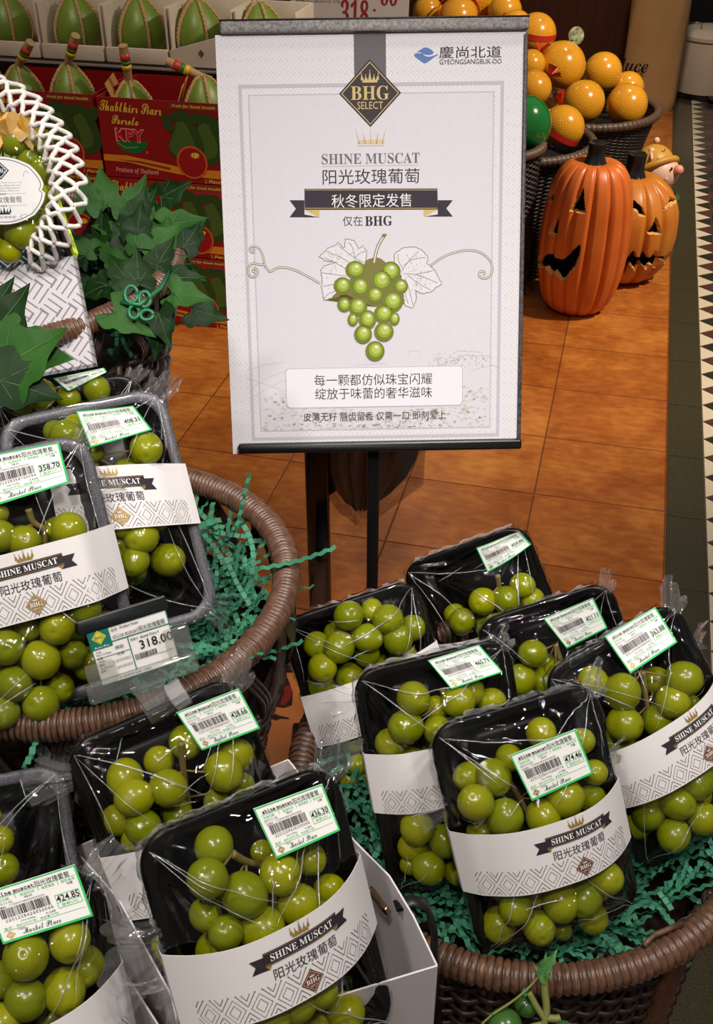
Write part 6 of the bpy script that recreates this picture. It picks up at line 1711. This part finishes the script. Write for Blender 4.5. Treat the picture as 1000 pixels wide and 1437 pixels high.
b = MB(); b.tube([(0, -60*k, -.004), (0, -200*k, -.01)], .008, 8); b.build('board_stick', M_black, bd)
# ------------------------------------------------------------------ tote bag, pedal bin, wall
tb_ = at_z(908, 157, 0); tote = empty('cloth_bag', gridM(tb_.dot(SE), tb_.dot(SD), 0), 'tall beige cloth bag with black italic lettering at the back', 'cloth bag')
M_cl = mat('beige_canvas', rgb(190, 150, 98), .85, noise=(6, .5, rgb(172, 132, 84)), bump=(300, .2))
wl = (at_t(868, 140, tb_.dot(SD)).dot(SE)-tb_.dot(SE)); wr = (at_t(948, 140, tb_.dot(SD)).dot(SE)-tb_.dot(SE)); W = wr-wl
b = MB()
def bagf(u, v):
    a = 2*PI*u; q = 4.0; c, s = math.cos(a), math.sin(a); rr_ = (abs(c)**q+abs(s)**q)**(-1/q)
    z = .80*v; tuck = .93 if v < .03 else 1
    fold = 1+.018*math.sin(a*7+z*5)+.012*math.sin(a*13-z*9)
    return ((wl+wr)/2+W/2*rr_*c*fold*tuck, .13+.13*rr_*s*fold*tuck, z+.006*math.sin(a*3))
b.grid(bagf, 64, 24); b.build('bag_body', M_cl, tote)
b = MB(); b.lathe([(.001, .004), (.9, .004)], 4, c=((wl+wr)/2, .13, 0)); 
p = P2(); px_ = at_t(906, 92, tb_.dot(SD)); p.text(bdit('Produce'), 0, 0, .070, .30, 0, 1, 'R', res=3); pm = px_.dot(SE)-tb_.dot(SE)+.012
p.build('bag_lettering', [I_black], tote, lambda x, y, off: (x+pm, bagf(.75, px_.z/.8)[1]-.012-off, px_.z+y))
bn = at_z(990, 143, 0); bn = Vector((bn.x+.04, bn.y+.19, 0)); bin_ = empty('pedal_bin', bn, 'white round pedal bin with a black foot ring at the top right', 'bin')
zb2 = .30; M_bin = mat('white_enamel', rgb(216, 196, 178), .3)
b = MB(); b.lathe([(.178, .022), (.188, .03), (.190, zb2-.01), (.186, zb2)], 48); b.build('bin_body', M_bin, bin_, angle=40)
b = MB(); b.lathe([(.190, zb2), (.196, zb2+.004), (.195, zb2+.022), (.16, zb2+.045), (.08, zb2+.056), (.001, zb2+.058)], 48); b.build('lid', M_bin, bin_, angle=50)
b = MB(); b.lathe([(.001, 0), (.192, 0), (.196, .008), (.192, .024), (.178, .026)], 48); b.build('foot_ring', M_black, bin_, angle=40)
b = MB(); b.bbox((.0, -.215, .022), (.075, .07, .022), .009); b.build('pedal', M_black, bin_)
b = MB(); b.tube([(-.17, -.03, zb2+.02), (-.175, -.03, zb2+.08), (-.10, -.05, zb2+.085), (-.09, -.05, zb2+.05)], .004, 6); b.build('wire_handle', mat('steel_wire', rgb(150, 146, 140), .3, metal=1), bin_)
M_wood = mat('dark_wood_panel', rgb(74, 38, 24), .45, noise=(4, .6, rgb(54, 26, 17)))
nt = M_wood.node_tree
for n in nt.nodes:
    if n.type == 'TEX_NOISE':
        mp = nt.nodes.new('ShaderNodeMapping'); mp.inputs['Scale'].default_value = (14, 14, .7)
        tc = [q for q in nt.nodes if q.type == 'TEX_COORD'][0]; nt.links.new(tc.outputs['Object'], mp.inputs[0]); nt.links.new(mp.outputs[0], n.inputs['Vector'])
WT = 6.65; sR = at_t(884, 60, WT).dot(SE); sRb = at_t(896, 60, WT-.05).dot(SE)
b = MB(); b.box((0, 0, 0), (9.0, .06, 3.1)); o = b.build('wall_back', M_wood, smooth=False); o.matrix_world = gridM(sR-4.5, WT+.03, 1.55); o['kind'] = 'structure'
b = MB(); b.bbox((0, 0, 0), (.022, .05, 3.1), .004); b.bbox((.035, -.015, 0), (.045, .07, 3.1), .006, 1); b.bbox((.09, .02, 0), (.06, .05, 3.1), .006, 1)
o = b.build('trim_4', [mat('black_trim', rgb(24, 20, 18), .4), mat('tan_trim', rgb(150, 116, 78), .5)], smooth=False); o.matrix_world = gridM(sR+.011, WT, 1.55); o['kind'] = 'structure'
b = MB(); b.box((0, 0, 0), (3.2, .06, 3.1)); o = b.build('wall_right', mat('black_cabinet_wall', rgb(20, 17, 17), .4), smooth=False); o.matrix_world = gridM(sR+1.75, WT+.95, 1.55); o['kind'] = 'structure'
# ------------------------------------------------------------------ vine at the bottom, leaf print by the basket foot
vn = empty('fruit_vine', at_d(745, 1395, .73), 'sprig of vine with small green fruit hanging in front of the right basket', 'vine'); v0 = vn.location.copy()
D_ = .728
vp = lambda x, y, d=D_: at_d(x, y, d)-v0
b = MB()
for pts, r in (([(765, 1350), (763, 1385), (768, 1420), (760, 1445), (770, 1475)], .0026), ([(742, 1393), (752, 1412), (764, 1430)], .0022), ([(764, 1428), (780, 1430), (786, 1428)], .0026), ([(764, 1436), (745, 1440), (720, 1450)], .0018), ([(690, 1424), (730, 1398), (757, 1370), (766, 1352)], .0009), ([(676, 1437), (690, 1424)], .0008)):
    b.tube([tuple(q) for q in chaikin([tuple(vp(*c)) for c in pts], 2)], r, 8)
b.build('stalk', mat('yellow_green_stalk', rgb(120, 124, 62), .55), vn)
for (x, y, rp, d_) in ((708, 1440, 25, .732), (738, 1410, 17, .745), (800, 1470, 24, .735)):
    b = MB(); b.ball(vp(x, y, d_), rp/FPX*d_, 24, 16, sc=(1, 1, .93)); b.build('small_fruit', mat('small_green_fruit', rgb(66, 108, 44), .25, noise=(40, .6, rgb(44, 84, 36))), vn)
for (x, y, ax, ay, ln) in ((762, 1362, .2, 1, .012), (766, 1356, .6, .8, .014), (790, 1440, 1, -.3, .016), (764, 1372, -.5, .6, .012)):
    b = MB(); ivy_leaf(b, vp(x, y, D_-.004), AX*ax+AU*ay, -AF, ln, .6, .2, 0); b.build('tendril_leaf', [mat('fresh_leaf', rgb(70, 120, 60), .5)]*3, vn)
mq = at_z(395, 985, 0); mt_ = empty('floor_mat', Vector((mq.x, mq.y, 0)), 'tan round mat with a dark red maple leaf motif between the baskets', 'mat')
b = MB(); b.lathe([(.001, .004), (.19, .004), (.195, .002), (.195, .0)], 48); b.build('mat_disc', mat('tan_mat', rgb(176, 104, 46), .5, noise=(12, .5, rgb(158, 88, 38))), mt_, angle=40)
b = MB(); m0 = Vector((mq.x, mq.y, 0))
mp_ = lambda x, y: at_z(360+x*.118, 900+y*.118, .0052)-m0
for pts, mi, z in (([(100,440),(160,380),(250,360),(300,370),(370,440),(400,520),(430,620),(420,760),(330,790),(230,780),(150,800),(100,760),(110,660),(130,560),(60,500),(160,460)], 0, 0), ([(220,380),(260,370),(300,400),(290,440),(300,480),(280,520),(262,520),(280,470),(270,420)], 1, .0006), ([(320,540),(390,520),(430,600),(400,680),(340,760),(280,760),(300,680),(330,620)], 1, .0006), ([(110,870),(180,880),(220,860),(260,880),(390,910),(380,925),(280,920),(230,940),(150,910)], 0, 0)):
    b.add([mp_(*c)+Vector((0, 0, z)) for c in pts][::-1], [tuple(range(len(pts)))], mi)
b.build('leaf_motif', [ink('dark_brown_ink', 44, 24, 18), ink('brick_red_ink', 116, 32, 26)], mt_, smooth=False)
